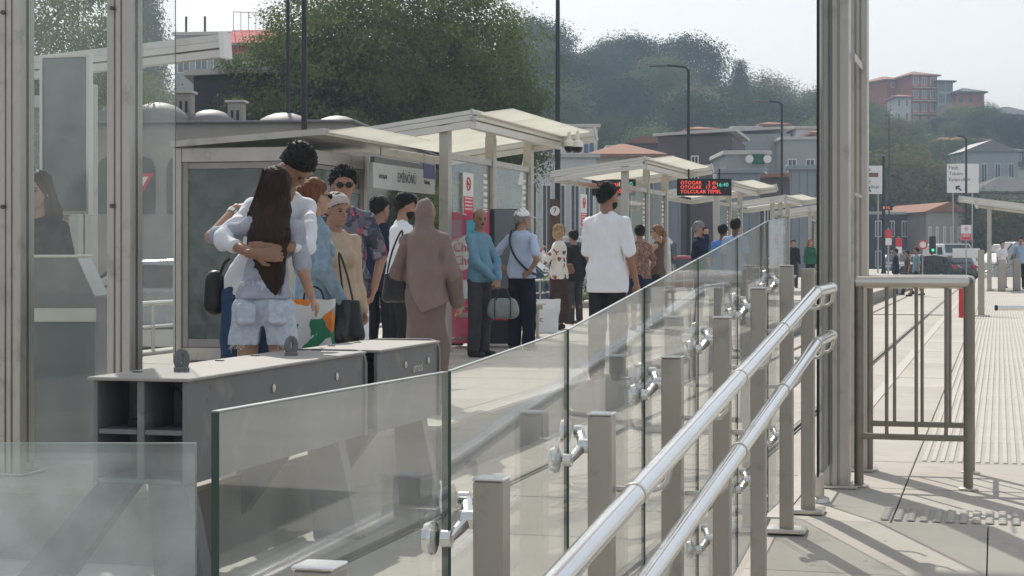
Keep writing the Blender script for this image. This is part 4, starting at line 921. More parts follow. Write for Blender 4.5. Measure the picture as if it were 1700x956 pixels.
df = held(M5, 'duffel_bag', 'grey travel bag hanging from the blue-shirted man\'s hands', 'bag', (.0, .34, .46), lambda o: sdf_obj('bag_body', [(Sdf(.05).cone((-.10, 0, .07), (.10, 0, .07), .085, .085, .95).cone((-.09, 0, .15), (.09, 0, .15), .075, .075, .9), .013)], 'bag_grey', o, .013), rz=R(-60))
strap(df, [(-.08, .04, .19), (-.05, .02, .30), (.0, 0, .33), (.05, .02, .30), (.08, .04, .19)], .009); 
for x in (-.09, .09): MB().tube([(x, .098 * math.cos(a), .11 + .125 * math.sin(a)) for a in np.linspace(0, 2 * math.pi, 19)], .006, 6, cap=False).build('band', 'leather_black', df, smooth=True)
M6 = person('man in white cap and pale blue shirt with hands on hips', 866, 22.2, 1.73, 326, 'tan', tee('sky_shirt', hem=.90, loose=.03, sl=.75, belly=.03), trs('dark_navy', loose=.04), ('short', 'grey'), hat=('cap', 'cap_white'), arms=dict(el=(-.40, -.06, 1.16), wl=(-.21, -.02, .98), hl=((1, .3, -.3), (0, -1, 0), 1, 20), er=(.33, -.16, 1.13), wr=(.19, -.13, .97), hr=((-1, .1, -.4), (0, 1, 0), -1, 20)), build=1.12, head=(-20, -2))
st = thing('shoulder_strap', 'black diagonal bag strap across the pale blue shirt', 'strap', M6['t'].location, M6['t'].rotation_euler.z)
strap(st, [(-.12, .10, 1.44), (-.13, -.02, 1.485), (-.07, -.155, 1.32), (.05, -.20, 1.14), (.17, -.14, 1.0), (.22, 0.02, .93)], .014, 'leather_black', 'webbing')
P7 = person('person in black trousers mostly hidden behind the blue-shirted man', 784, 23.4, 1.58, 70, 'tan', lng('black_cloth', hem=.9), trs('black_cloth'), ('short', 'black'), legs=dict(kl=(-.1, .06, .48), al=(-.12, .16, .085), kr=(.1, .0, .48), ar=(.1, -.12, .085)))
W5 = person('blonde woman in floral white blouse holding a phone to her chin', 928, 28.4, 1.64, 74, 'fair', lng('floral', hem=.84, loose=.05, sl=.9, name='blouse'), dict(kind='skirt', mat='brown_skirt', hem=.12, flare=.26), ('bob', 'blond'), female=True, build=1.12, arms=dict(el=(-.24, .16, 1.14), wl=(-.10, .28, 1.32), hl=((.3, -.3, .9), (.3, -.9, 0), 1, 45), er=(.25, .0, 1.13), wr=(.22, .16, .98)), head=(6, -2))
bb = held(W5, 'crossbody_bag', 'tan brown leather bag worn on the floral blouse', 'bag', (.20, -.08, .86), sack(.26, .10, .17, mat='leather_brown', fold=.002), R(-50))
strap(bb, [(-.10, 0, .16), (-.12, .06, .36), (-.14, .10, .56)], .009, 'leather_brown')
wb = thing('shopping_bag', 'large white shopping bag standing between the capped man and floral woman', 'bag', at0(902, 27.4), YAW + .3)
carrier(wb, .40, .50, .20, .50, 'bag_white'); strap(wb, [(-.08, .0, .49), (-.06, 0, .58), (0, 0, .62), (.06, 0, .58), (.08, 0, .49)], .006, 'leather_black', 'handle')
text_mesh('cc', .12, 'sign_dark', wb, (-.10, -.125, .20), (R(90), 0, 0), ext=.003)
P8 = person('person in dark jacket standing behind the floral blouse', 955, 30.5, 1.58, 40, 'tan', lng('black_cloth', hem=.8, loose=.05), trs('grey_trouser'), ('short', 'black'), lean=(0, .05))
M7 = person('tall man in plain white t-shirt and black trousers, back to camera', 1008, 17.0, 1.86, 332, 'olive', tee('white_cotton', hem=.78, loose=.04, sl=.92, neck=1.48, fold=.0075), trs('black_cloth', loose=.03), ('short', 'black'), arms=dict(er=(.225, -.02, 1.13), wr=(.235, .10, .88), el=(-.22, .05, 1.13), wl=(-.21, .22, .95)), build=1.06, head=(-22, 0), beard='black')
W6 = person('woman with short dark hair in speckled brown top and navy skirt', 1062, 28.0, 1.63, 8, 'olive', tee('speckled', hem=.86, loose=.035), dict(kind='skirt', mat='navy', hem=.45, flare=.23), ('short', 'black'), female=True, build=1.15, arms=dict(er=(.25, .03, 1.12), wr=(.20, .2, 1.0)))
W7 = person('woman with long light brown hair in sleeveless dark top', 1092, 28.6, 1.64, 66, 'fair', dict(kind='tank', mat='brown_top', hem=.86), trs('black_cloth'), ('ponytail', 'light', .30), female=True, arms=dict(el=(-.2, .14, 1.15), wl=(-.1, .28, 1.2), er=(.24, .0, 1.13), wr=(.22, .12, .92)), glasses=True)
M8 = person('grey-haired man in navy suit jacket talking on a phone', 1160, 30.0, 1.72, 262, 'fair', lng('navy', hem=.78, loose=.035, name='jacket'), trs('dark_navy'), ('short', 'grey'), arms=dict(er=(.30, .12, 1.25), wr=(.13, .14, 1.52), hr=((-.2, -.1, 1), (-1, 0, 0), 1, 35), el=(-.25, .0, 1.12), wl=(-.2, .15, .95)), build=1.15)
ph = thing('mobile_phone', 'black phone at the ear of the man in navy suit', 'phone', wpt(M8, (.085, .10, 1.50)), M8['t'].rotation_euler.z); MB().cbox(-.006, .006, -.035, .035, -.02, .13, .004).build('phone_body', 'dark_plastic', ph)
M9 = person('dark-haired man in bright blue shirt facing away beyond the suit man', 1200, 31.5, 1.70, 330, 'dark', tee('shirt_blue', hem=.84), trs('black_cloth'), ('short', 'black'))
M10 = person('dark-haired man in pale blue shirt just left of the glass corner', 1221, 30.4, 1.78, 335, 'dark', tee('shirt_blue_pale', hem=.84), trs('black_cloth'), ('short', 'black'))
P11 = person('small distant person in black jacket beyond the ramp posts', 1317, 62.0, 1.66, 180, 'fair', lng('black_cloth', hem=.84), trs('grey_trouser'), ('short', 'black'), group='distant people')
P12 = person('small distant woman with ginger hair and green top beyond ramp posts', 1345, 61.0, 1.68, 185, 'fair', lng('green_top', hem=.86), trs('black_cloth'), ('long', 'ginger', .38), female=True, group='distant people')
P13 = person('distant man in teal shirt and dark shorts crossing the tracks', 1521, 64, 1.74, 100, 'tan', tee('teal_shirt', hem=.84), dict(kind='shorts', mat='black_cloth', hem=.48), ('short', 'black'), z0=G + .05, legs=dict(kl=(-.1, .18, .50), al=(-.1, .26, .09), kr=(.1, -.02, .49), ar=(.1, -.30, .12)), group='distant people')
P14 = person('distant person in plum top just behind the teal-shirted man', 1506, 66, 1.64, 95, 'tan', tee('brown_top', hem=.84), trs('grey_trouser'), ('short', 'black'), z0=G + .05, legs=dict(kl=(-.1, .14, .50), al=(-.1, .2, .09), kr=(.1, -.02, .49), ar=(.1, -.25, .11)), group='distant people')
P15 = person('distant person in dark blue with a backpack, leftmost on the crossing', 1487, 67, 1.70, 85, 'tan', lng('navy', hem=.8, loose=.06), trs('grey_trouser'), ('short', 'black'), z0=G + .05, group='distant people')
P16 = person('distant person in white top behind the right-hand gate post', 1664, 62, 1.62, 190, 'fair', tee('white_cotton', hem=.86), trs('pink_top'), ('short', 'black'), female=True, group='distant people')
P17 = person('distant person in pale shirt and black trousers at right edge', 1694, 60, 1.74, 170, 'tan', tee('shirt_blue_pale', hem=.86), trs('black_cloth'), ('short', 'black'), group='distant people')
P18 = person('woman in dark jacket seen through left glass screen beside the board', 62, 11.0, 1.69, 176, 'fair', lng('black_cloth', hem=.8, loose=.05, name='jacket'), trs('grey_trouser'), ('long', 'brown', .3), female=True, head=(-6, -4))
# ================================================================== STREET FURNITURE AND SIGNS
def lamp_post(label, px, D, H, arm=0, r=.06, group='black lamp posts', base=None):
    b = at0(px, D, G if base is None else base); t = thing('lamp_post', label, 'lamp post', b, YAW, group)
    MB().lathe([(r * 2, 0), (r * 2, .35), (r * 1.3, .45), (r, .6), (r * .6, H)], 14).build('pole', 'black_metal', t, smooth=True)
    if arm:
        a = MB().tube([(0, 0, H - .1), (-.1, 0, H + .08), (-.5, 0, H + .14), (-arm, 0, H + .16)], r * .5, 10); a.build('arm', 'black_metal', t, smooth=True)
        MB().cbox(-arm - .7, -arm + .05, -.14, .14, H + .10, H + .2, .04).build('lamp_head', 'grey_paint', t)
    else: MB().cbox(-.45, .05, -.12, .12, H, H + .12, .03).build('lamp_head', 'grey_paint', t)
    return t
lamp_post('left one of two close black poles before the big tree', 478, 47, 9.5, r=.07)
lamp_post('right and thicker of two close black poles before the big tree', 505, 43, 9.5, r=.085)
lamp_post('tall black pole rising beside the first roof wing', 926, 57, 11, r=.10)
lamp_post('black street lamp with bent arm above the lit display', 1143, 72, 8.9, .9, .09)
lamp_post('smaller black street lamp right of the lit display', 1298, 90, 9.0, .7, .09)
lamp_post('black lamp post just right of the tall pillar', 1467, 105, 7.2, 0, .12)
lamp_post('black lamp post crossing the right-hand road sign', 1604, 112, 8.7, .7, .10)
lamp_post('thin distant pole above the small orange sign', 1476, 150, 13, 0, .07)

def face_cam(loc, yaw=0): return loc, YAW + yaw
# no-smoking placards fixed to shelter glass
def nosmoke(label, loc, rz, w=.26, hh=.50, sgn=True):
    t = thing('no_smoking_sign', label, 'sign', loc, rz, 'no smoking signs')
    MB().cbox(-w / 2, w / 2, -.004, .004, -hh / 2, hh / 2, .002).build('plate', 'sign_white', t)
    MB().box(-w / 2 + .015, w / 2 - .015, -.007, -.0045, -hh / 2 + .015, -hh * .06).build('red_field', 'sign_red', t)
    ring = [(.078 * math.cos(a), -.006, hh * .24 + .078 * math.sin(a)) for a in np.linspace(0, 2 * math.pi, 25)]
    MB().tube(ring, .011, 6, cap=False).bar((-.055, -.006, hh * .24 + .055), (.055, -.006, hh * .24 - .055), .006, .016, up=(1, 0, 1)).build('ring', 'sign_red', t)
    MB().box(-.05, .035, -.007, -.005, hh * .24 - .012, hh * .24 + .006).box(.038, .05, -.007, -.005, hh * .24 - .012, hh * .24 + .006).build('cigarette', 'sign_dark', t)
    for k in range(4): MB().box(-w * .36, w * .36, -.009, -.0075, -hh * .12 - k * .045, -hh * .12 - k * .045 + .016).build('text_line', 'sign_white', t)
    return t
px_glass = SX - .42
def glass_pt(px, x=px_glass):
    u = (px - 850) / FOC; D = x / (u * CA - SA); return D
for lab, px, py in (('no smoking sign on the nearest shelter glass above the pink advert', 777, 322), ('no smoking sign on second shelter glass, left of the tall man', 969, 350)):
    D = glass_pt(px, px_glass + .03); p = at(px, py, D); nosmoke(lab, p, R(90) - .0, .46, .54)
p = at(1604, 386, 95); nosmoke('no smoking sign on thin post at far right', p, YAW, .55, .8)
t = thing('sign_post', 'thin post carrying the far right no smoking sign', 'post', (p.x, p.y + .03, 0)); MB().tube([(0, 0, 0), (0, 0, p.z + .4)], .035, 8).build('pole', 'alu', t)
MB().cbox(-.7, .7, -.02, .02, .95, 1.45, .01).build('lower_plate', 'sign_white', t)
# station name board, seen behind the glass
D1, D2 = glass_pt(616, -7.15), glass_pt(718, -7.15); a, b = at(616, 288, D1), at(718, 300, D2); mid = (a + b) / 2; Ln = (b - a).length
t = thing('station_name_board', 'long white station name board with blue end panel behind shelter glass', 'sign', (mid.x, mid.y, 2.14), R(90))
MB().cbox(-Ln / 2, Ln / 2, -.03, .03, -.17, .13, .006).build('board', 'board_pale', t); MB().cbox(-Ln / 2 + .05, Ln / 2, -.028, .028, .132, .20, .004).build('upper_panel', 'window_grey', t); MB().cbox(Ln * .30, Ln / 2 + .002, -.034, .034, .02, .21, .004).build('blue_panel', 'sign_blue', t)
text_mesh('EMİNÖNÜ', .17, 'board_text', t, (.05, -.033, -.02), (R(90), 0, 0), sx=.9)
text_mesh('OTOGAR', .07, 'sign_dark', t, (-Ln * .36, -.033, -.03), (R(90), 0, 0)); text_mesh('Kabataş', .07, 'sign_dark', t, (Ln * .36, -.033, -.03), (R(90), 0, 0))
for x in (-Ln * .35, Ln * .35): MB().tube([(x, 0, .23), (x, 0, .34)], .012, 8).build('hanger', 'alu', t)
# sweets advert machine
Dv = 22.9; t = thing('vending_machine', 'pink advert-covered vending machine with white cloud lettering and black glass front', 'vending machine', at0(797, 23.1), YAW - R(4))
MB().cbox(-.42, .14, -.16, .14, .05, 1.72, .01).build('pink_side', 'pink', t)
MB().cbox(.142, .52, -.18, .14, .05, 1.76, .01).build('black_front', 'dark_plastic', t); MB().box(.20, .46, -.186, -.182, .75, 1.75).build('front_glass', 'window_grey', t)
m = MB()
for x, z, r_ in ((-.30, 1.22, .12), (-.16, 1.28, .13), (-.02, 1.24, .12), (-.24, 1.12, .12), (-.08, 1.12, .12)): m.lathe([(r_, 0), (r_, .004)], 20).xf(lambda q: q) if False else None
cl = MB()
for i_, (x, z, r_) in enumerate(((-.29, 1.22, .13), (-.14, 1.29, .14), (.0, 1.23, .12), (-.24, 1.10, .13), (-.06, 1.10, .13))):
    cl.add([(x + r_ * math.cos(k), -.164 - .0006 * i_, z + r_ * math.sin(k)) for k in np.linspace(0, 2 * math.pi, 21)[:-1]], [tuple(range(20))])
cl.build('cloud_logo', 'sign_white', t)
text_mesh('Chupa', .17, 'sign_red', t, (-.14, -.172, 1.27), (R(90), 0, 0), sx=.85); text_mesh('Chups', .17, 'sign_red', t, (-.14, -.172, 1.10), (R(90), 0, 0), sx=.85)
MB().box(-.36, -.0, -.166, -.163, .62, .86).build('white_caption', 'sign_white', t); MB().box(-.16, .04, -.175, -.171, 1.40, 1.62).build('blue_tag', 'cyan', t)
MB().box(.16, .50, -.188, -.184, .35, .62).build('red_panel', 'sign_red', t); MB().lathe([(.06, 0), (.06, .004)], 16).xf(lambda q: Vector((.33 + q.x, -.193 + q.z, .48 + q.y))).build('yellow_mark', 'yellow', t)
# LED displays hung from the roof arms
def led(label, px0, px1, py0, py1, D, rows, case_side=True, group='lit departure displays'):
    a, b = at(px0, py1, D), at(px1, py0, D); w = (px1 - px0) / FOC * D; hh = b.z - a.z; c = at((px0 + px1) / 2, (py0 + py1) / 2, D)
    t = thing('departure_display', label, 'display', c, YAW, group)
    MB().cbox(-w / 2 - .03, w / 2 + .03, 0, .14, -hh / 2 - .03, hh / 2 + .03, .01).build('case', 'black_metal', t); MB().box(-w / 2, w / 2, -.004, -.001, -hh / 2, hh / 2).build('screen', 'dark_plastic', t)
    for txt, mat, x, z, sz, al in rows: text_mesh(txt, sz * hh, mat, t, (x * w, -.008, z * hh), (R(90), 0, 0), align=al, ext=.001)
    for x in (-w * .3, w * .3): MB().tube([(x, .07, hh / 2 + .03), (x, .07, hh / 2 + .22)], .015, 8).build('hanger', 'black_metal', t)
led('lit red departure display hanging under the second shelter arm', 1127, 1212, 299, 322, 34.6, [('OTOGAR', 'led_red', -.47, .30, .36, 'LEFT'), ('OTOGAR', 'led_red', -.47, -.02, .36, 'LEFT'), ('2 dk', 'led_red', .24, .30, .36, 'RIGHT'), ('17 dk', 'led_red', .24, -.02, .36, 'RIGHT'), ('16:40', 'led_teal', .47, .16, .40, 'RIGHT'), ('YOLCULAR TEMEL', 'led_red', -.47, -.34, .36, 'LEFT')])
led('lit display partly hidden by the head of the tall man', 985, 1053, 300, 322, 36.5, [('16:40', 'led_teal', .46, .22, .5, 'RIGHT'), ('OTOGAR', 'led_red', -.4, .2, .4, 'LEFT'), ('KABATAS 2 dk', 'led_red', .46, -.27, .42, 'RIGHT')])
led('small orange lit sign near the black lamp post', 1462, 1481, 342, 348, 90, [('8 15', 'led_orange', 0, 0, 1.1, 'CENTER')])
# dome cameras on first roof arm
for i, (px, py) in enumerate(((945, 243), (959, 244))):
    p = at(px, py, 25.6); t = thing('dome_camera', ('left' if i == 0 else 'right') + ' of two dome cameras under the first shelter roof arm', 'camera', p, YAW, 'dome cameras')
    MB().lathe([(.0, -.085), (.045, -.075), (.07, -.03), (.075, .0)], 16).build('dome', 'lens_dark', t, smooth=True); MB().lathe([(.078, .0), (.078, .07), (.03, .10), (.02, .26)], 16).build('housing', 'sign_white', t, smooth=True)
# tilted white panel and small round notice behind the first shelter
t = thing('leaning_panel', 'tilted white panel sticking up behind the nearest shelter', 'panel', at(872, 285, 27), YAW); MB().bar((-.03, 0, -.2), (.05, 0, .2), .16, .02, up=(0, 1, 0)).build('panel', 'sign_white', t); MB().tube([(-.03, .02, -.2), (-.06, .02, -1.4)], .02, 8).build('stem', 'alu', t)
t = thing('number_column', 'reddish brown column with a round white number plate', 'column', at0(921, 33.5), YAW); MB().cbox(-.10, .10, -.1, .1, 0, 2.2, .01).build('shaft', 'wall_pink' if 'wall_pink' in MATS else 'brown_top', t)
MB().lathe([(.09, 0), (.09, .006)], 20).xf(lambda q: Vector((q.x, -.108 + q.z, 1.98 + q.y))).build('number_plate', 'sign_white', t); text_mesh('7', .14, 'sign_dark', t, (0, -.112, 1.98), (R(90), 0, 0))
# far right: bollards, gate posts, turnstiles, barrier tube
for i, px in enumerate((1596.5, 1606.5)):
    t = thing('bollard', ('left' if i == 0 else 'right') + ' of two red and white bollards beyond the fence', 'bollard', at0(px, 33.6 + i), 0, 'red and white bollards')
    MB().lathe([(.055, 0), (.055, .56)], 14).build('red_shaft', 'red_paint', t, smooth=True); MB().lathe([(.056, .561), (.056, .66)], 14).build('white_band', 'white_paint', t, smooth=True); MB().lathe([(.055, .661), (.055, .72), (.03, .76)], 14).build('cap', 'red_paint', t, smooth=True)
t = thing('gate_post', 'square steel gate post with base bolts on the right platform', 'post', at0(1629, 34.3), 0); MB().cbox(-.06, .06, -.06, .06, 0, 1.26, .008).build('shaft', 'steel_post', t); MB().cbox(-.16, .16, -.16, .16, .001, .03, .006).build('base_plate', 'steel', t)
t = thing('barrier_tube', 'horizontal steel tube with black end cap at right edge', 'barrier', at(1652, 511, 17), YAW); MB().tube([(.02, 0, 0), (1.1, 0, 0)], .026, 14).build('tube', 'steel_polish', t, smooth=True); MB().tube([(0, 0, 0), (.019, 0, 0)], .027, 14).build('end_cap', 'rubber', t, smooth=True); MB().tube([(.9, 0, -.02), (.9, 0, -at(1652, 511, 17).z)], .025, 10).build('stand', 'steel', t, smooth=True)
for i, px in enumerate((1663, 1688)):
    t = thing('turnstile', ('left' if i == 0 else 'right') + ' turnstile cabinet under the right platform shelter', 'turnstile', at0(px, 57 + i * 1.0), 0, 'turnstiles'); MB().cbox(-.12, .12, -.5, .5, 0, 1.0, .02).build('cabinet', 'steel_post', t)
    for k in range(3): MB().tube([(-.12, 0, .85), (-.5, .12 * (k - 1), .85 - .25 * (k == 1))], .018, 8).build('arm', 'steel', t, smooth=True)
# road signs
def road_sign(label, px0, px1, py0, py1, D, lines, arrow=None, bar=None):
    c = at((px0 + px1) / 2, (py0 + py1) / 2, D); w = (px1 - px0) / FOC * D; hh = (py1 - py0) / FOC * D; t = thing('road_sign', label, 'road sign', (c.x, c.y, G), YAW); z = c.z - G
    MB().cbox(-w / 2, w / 2, -.03, .03, z - hh / 2, z + hh / 2, .02).build('panel', 'sign_white', t)
    for x in (-w * .3, w * .3): MB().tube([(x, .08, 0), (x, .08, z + hh * .4)], .05, 8).build('pole', 'alu', t)
    for i, s_ in enumerate(lines): text_mesh(s_, hh * .17, 'sign_dark', t, (-w * .44, -.035, z + hh * (.36 - .2 * i)), (R(90), 0, 0), align='LEFT')
    if bar: MB().box(-w * .46, w * .3, -.045, -.036, z + hh * .1, z + hh * .25).build('brown_bar', 'leather_brown', t)
    m = MB().bar((-w * .05, -.04, z - hh * .42), (-w * .22, -.04, z - hh * .28), hh * .05, .01, up=(0, 1, 0)).bar((-w * .22, -.04, z - hh * .28), (-w * .1, -.04, z - hh * .28), hh * .05, .01, up=(0, 1, 0)).bar((-w * .22, -.041, z - hh * .28), (-w * .2, -.041, z - hh * .40), hh * .05, .01, up=(0, 1, 0)); m.build('arrow', 'sign_dark', t)
road_sign('white direction sign just right of the tall pillar', 1430, 1465, 275, 322, 108, ['Unk.', '', 'Alay', 'Yenikapı'], bar=True)
road_sign('white direction sign with three lines behind a lamp post', 1572, 1625, 272, 320, 116, ['Fatih', 'Taksim', 'Eyüpsultan'])
t = thing('round_traffic_sign', 'tilted red and white round traffic sign near the green light', 'traffic sign', at0(1532, 96, G), YAW); zc = at(1532, 406, 96).z - G
MB().tube([(0, .03, 0), (0, .03, zc)], .04, 8).build('pole', 'alu', t); MB().lathe([(.26, 0), (.26, .02)], 20).xf(lambda q: Vector((q.x, -q.z, zc + q.y))).build('rim', 'sign_red', t); MB().lathe([(.17, 0), (.17, .01)], 20).xf(lambda q: Vector((q.x, -.021 - q.z, zc + q.y))).build('face', 'sign_white', t)
t = thing('traffic_light', 'small traffic light showing green in the distance', 'traffic light', at0(1548, 98, G), YAW); zc = at(1548, 412, 98).z - G
MB().tube([(0, .1, 0), (0, .1, zc)], .05, 8).build('pole', 'black_metal', t); MB().cbox(-.17, .17, -.1, .1, zc - .3, zc + .65, .03).build('housing', 'black_metal', t); MB().lathe([(.08, 0), (.08, .01)], 14).xf(lambda q: Vector((q.x, -.102 - q.z, zc - .1 + q.y))).build('green_lamp', 'led_green', t)
for i, (px, py, mt) in enumerate(((1475, 388, 'sign_red'), (1492, 402, 'sign_red'))):
    t = thing('red_notice', ('square' if i == 0 else 'narrow') + ' red notice on a post in the distance', 'notice', at0(px, 88, G), YAW); zc = at(px, py, 88).z - G
    MB().tube([(0, .05, 0), (0, .05, zc + .3)], .04, 8).build('pole', 'alu', t); MB().cbox(-.17, .17, -.02, .02, zc - .2, zc + .2, .02).build('plate', mt, t); MB().box(-.15, .15, -.03, -.022, zc - .55, zc - .22).build('lower_plate', 'sign_white', t)
t = thing('yield_sign', 'red bordered yield sign seen through the left glass', 'traffic sign', at0(226, 32, G), YAW + .5); zc = at(226, 305, 32).z - G
MB().tube([(0, .03, 0), (0, .03, zc + .3)], .03, 8).build('pole', 'alu', t); MB().prism([(-.32, 0, zc + .19), (.32, 0, zc + .19), (0, 0, zc - .36)], (0, .015, 0)).build('border', 'sign_red', t); MB().prism([(-.22, -.004, zc + .13), (.22, -.004, zc + .13), (0, -.004, zc - .24)], (0, .003, 0)).build('face', 'sign_white', t)

# ================================================================== TREES
translucent('leaf_big', (.10, .14, .05), .5, .35, 1.2, hue=(.16, .19, .06), hscale=.35)
translucent('leaf_hill', (.085, .115, .05), .42, .35, .5, objvar=.5, hue=(.13, .15, .06), hscale=.15)
translucent('leaf_olive', (.15, .155, .07), .42, .3, .5, objvar=.4, hue=(.16, .15, .07), hscale=.2)
translucent('leaf_dark', (.045, .068, .038), .35, .3, .5, objvar=.4)
pm('bark', (.10, .078, .058), .9, 0, .3, 8, bump=.01, bscale=20, sc=(1, 1, .3))
def crown(rad, height, ncl, nper, leaf, seed, up=.3, cone=False, shell=.55):
    """leaf faces in clumps spread through an uneven ellipsoid; local origin at crown centre"""
    r = np.random.default_rng(seed); d = r.normal(size=(ncl, 3)); d /= np.linalg.norm(d, axis=1)[:, None]
    lob = r.normal(size=(7, 3)); lob /= np.linalg.norm(lob, axis=1)[:, None]; la = r.uniform(-.16, .30, 7)
    bump_ = 1 + (np.maximum(0, d @ lob.T) ** 4 * la).sum(1)
    rr = (shell + (1 - shell) * r.random(ncl) ** .5) * bump_
    c = d * rr[:, None] * np.array([rad, rad, height / 2])
    if cone: f = np.clip(1 - (c[:, 2] + height / 2) / height, .06, 1); c[:, :2] *= f[:, None]
    cs = leaf * r.uniform(3.2, 7.0, ncl)
    n = ncl * nper; ci = np.repeat(np.arange(ncl), nper)
    o = r.normal(size=(n, 3)); o /= np.linalg.norm(o, axis=1)[:, None]; o *= (r.random(n) ** .45)[:, None]
    P = c[ci] + o * cs[ci][:, None] * np.array([1, 1, .75])
    nrm = o * .6 + d[ci] * .7 + np.array([0, 0, up]) + r.normal(size=(n, 3)) * .34; nrm /= np.linalg.norm(nrm, axis=1)[:, None]
    a = np.cross(nrm, r.normal(size=(n, 3))); a /= np.linalg.norm(a, axis=1)[:, None]; b = np.cross(nrm, a)
    sz = leaf * r.uniform(.55, 1.15, n)[:, None]; a *= sz * .5; b *= sz * .33
    V = np.stack([P - a, P + b - nrm * sz * .06, P + a, P - b - nrm * sz * .06], 1).reshape(-1, 3)
    return np_mesh('crown', V, np.arange(4 * n).reshape(n, 4))
def trunk_mesh(h, r0, rad, ht, seed, nl=7):
    rr = random.Random(seed); m = MB(); m.tube([(0, 0, -.5), (0.02, 0, h * .5), (.05, .03, h), (.1, .05, h + ht * .35)], [r0 * 1.25, r0, r0 * .8, r0 * .35], 10)
    for i in range(nl):
        a = 2 * math.pi * i / nl + rr.uniform(-.3, .3); z = h * rr.uniform(.75, 1.05); L_ = rad * rr.uniform(.5, .8)
        m.tube([(0.03, 0, z), (L_ * .5 * math.cos(a), L_ * .5 * math.sin(a), z + ht * rr.uniform(.12, .22)), (L_ * math.cos(a), L_ * math.sin(a), z + ht * rr.uniform(.25, .55))], [r0 * .45, r0 * .28, r0 * .1], 7)
    return m.mesh('trunk', ('bark',), True)
def tree(name, label, loc, cm, tm, th, ht, mat, rz=0, sc=1.0, group=None):
    t = thing(name, label, 'tree', loc, rz, group); t.scale = (sc, sc, sc) if not isinstance(sc, tuple) else sc
    o = bpy.data.objects.new('trunk', tm); COL.objects.link(o); o.parent = t
    o = bpy.data.objects.new('crown', cm); COL.objects.link(o); o.parent = t; o.location = (0, 0, th + ht * .42)
    return t
def add_mat(me, m): me.materials.append(MATS[m]); return me
big = add_mat(crown(5.2, 10.5, 950, 120, .145, 1, shell=.35), 'leaf_big'); tree('plane_tree', 'large dense tree filling the top centre behind the shelters', at0(650, 66, G), big, trunk_mesh(3.6, .42, 5, 9, 1), 3.4, 9.5, 'leaf_big')
b2_ = add_mat(crown(4.0, 8.0, 560, 105, .14, 2, shell=.35), 'leaf_big')
tree('plane_tree', 'left-hand lobe tree leaning out beside the two black poles', at0(560, 62, G), b2_, trunk_mesh(3.0, .3, 4, 7, 2), 3.0, 8, 'leaf_big', 1.0)
tree('plane_tree', 'right-hand tree ending the big leafy mass beside the tall pole', at0(752, 70, G), b2_, trunk_mesh(3.0, .3, 4, 7, 3), 3.2, 8, 'leaf_big', 2.6, (1, 1, 1.08))
tree('plane_tree', 'tree seen through the left glass screen near the image edge', at0(40, 46, G), b2_, trunk_mesh(3, .3, 4, 7, 4), 2.6, 8, 'leaf_big', 4.0, (.75, .75, .95))
tree('plane_tree', 'leafy tree behind the information board and left screen', at0(150, 58, G), b2_, trunk_mesh(3, .3, 4, 7, 14), 2.6, 8, 'leaf_big', 1.7, (.8, .8, .8))
tree('street_tree', 'small leafy tree visible through the nearest shelter glass', at0(792, 46, G), b2_, trunk_mesh(2.2, .2, 4, 7, 5), 2.0, 8, 'leaf_big', .6, .36)
tree('street_tree', 'bushy tree behind the kiosk and station board', at0(700, 50, G), b2_, trunk_mesh(2.2, .2, 4, 7, 6), 2.0, 8, 'leaf_big', 3.1, .40)
t = thing('potted_shrub', 'low green shrub behind the floral woman and tall man', 'shrub', at0(962, 40, G), 0); q = bpy.data.objects.new('crown', add_mat(crown(.7, 1.1, 60, 26, .07, 9, shell=.3), 'leaf_big')); COL.objects.link(q); q.parent = t; q.location = (0, 0, 1.0); MB().lathe([(.35, 0), (.45, .5)], 14).build('pot', 'concrete', t, smooth=True)

def Hcrest(u):
    return float(np.interp(u, [-200, 300, 700, 900, 1000, 1150, 1300, 1420, 1520, 1620, 1700, 1900], [25, 27, 26, 27, 25, 21, 17, 17.5, 20.5, 19.5, 17, 15]))
def hz_(u, D):
    s_ = min(1, max(0, (D - 150) / 150)); s_ = s_ * s_ * (3 - 2 * s_); return G + Hcrest(u) * s_ + max(0, D - 300) * .02
us = np.linspace(-500, 2300, 90); Ds = np.concatenate([np.linspace(148, 320, 40), np.linspace(330, 900, 20)])
V = []; 
for D in Ds:
    for u in us: p = at0(u, D, hz_(u, D) + (0 if D < 152 else .3 * math.sin(u * .13 + D * .3)) - (.3 if D < 150 else 0)); V.append(tuple(p))
n_ = len(us); F = [(i * n_ + j, i * n_ + j + 1, (i + 1) * n_ + j + 1, (i + 1) * n_ + j) for i in range(len(Ds) - 1) for j in range(n_ - 1)]
pm('hill_ground', (.045, .055, .028), .95, 0, .3, .08)
hl = link('hill', np_mesh('hill', V, F), None, ('hill_ground',), True, None); hl['kind'] = 'structure'
protos = [('leaf_hill', add_mat(crown(4.6, 8.5, 320, 60, .36, 21, shell=.4), 'leaf_hill')), ('leaf_hill', add_mat(crown(4.2, 9.5, 320, 60, .34, 22, shell=.4), 'leaf_hill')), ('leaf_olive', add_mat(crown(4.8, 7.5, 300, 60, .34, 23, shell=.4), 'leaf_olive')), ('leaf_dark', add_mat(crown(4.4, 9.0, 340, 60, .35, 24, shell=.4), 'leaf_dark')), ('leaf_dark', add_mat(crown(2.6, 11.0, 260, 50, .28, 25, cone=True), 'leaf_dark'))]
tms = [trunk_mesh(3, .3, 4, 8, 31), trunk_mesh(3, .28, 4, 8, 32)]
kinds = ['leafy green tree on the wooded hillside', 'tall leafy green tree on the wooded hillside', 'pale olive-green tree on the wooded hillside', 'dark green tree on the wooded hillside', 'dark conical cypress on the wooded hillside']
rr = random.Random(11); count = 0
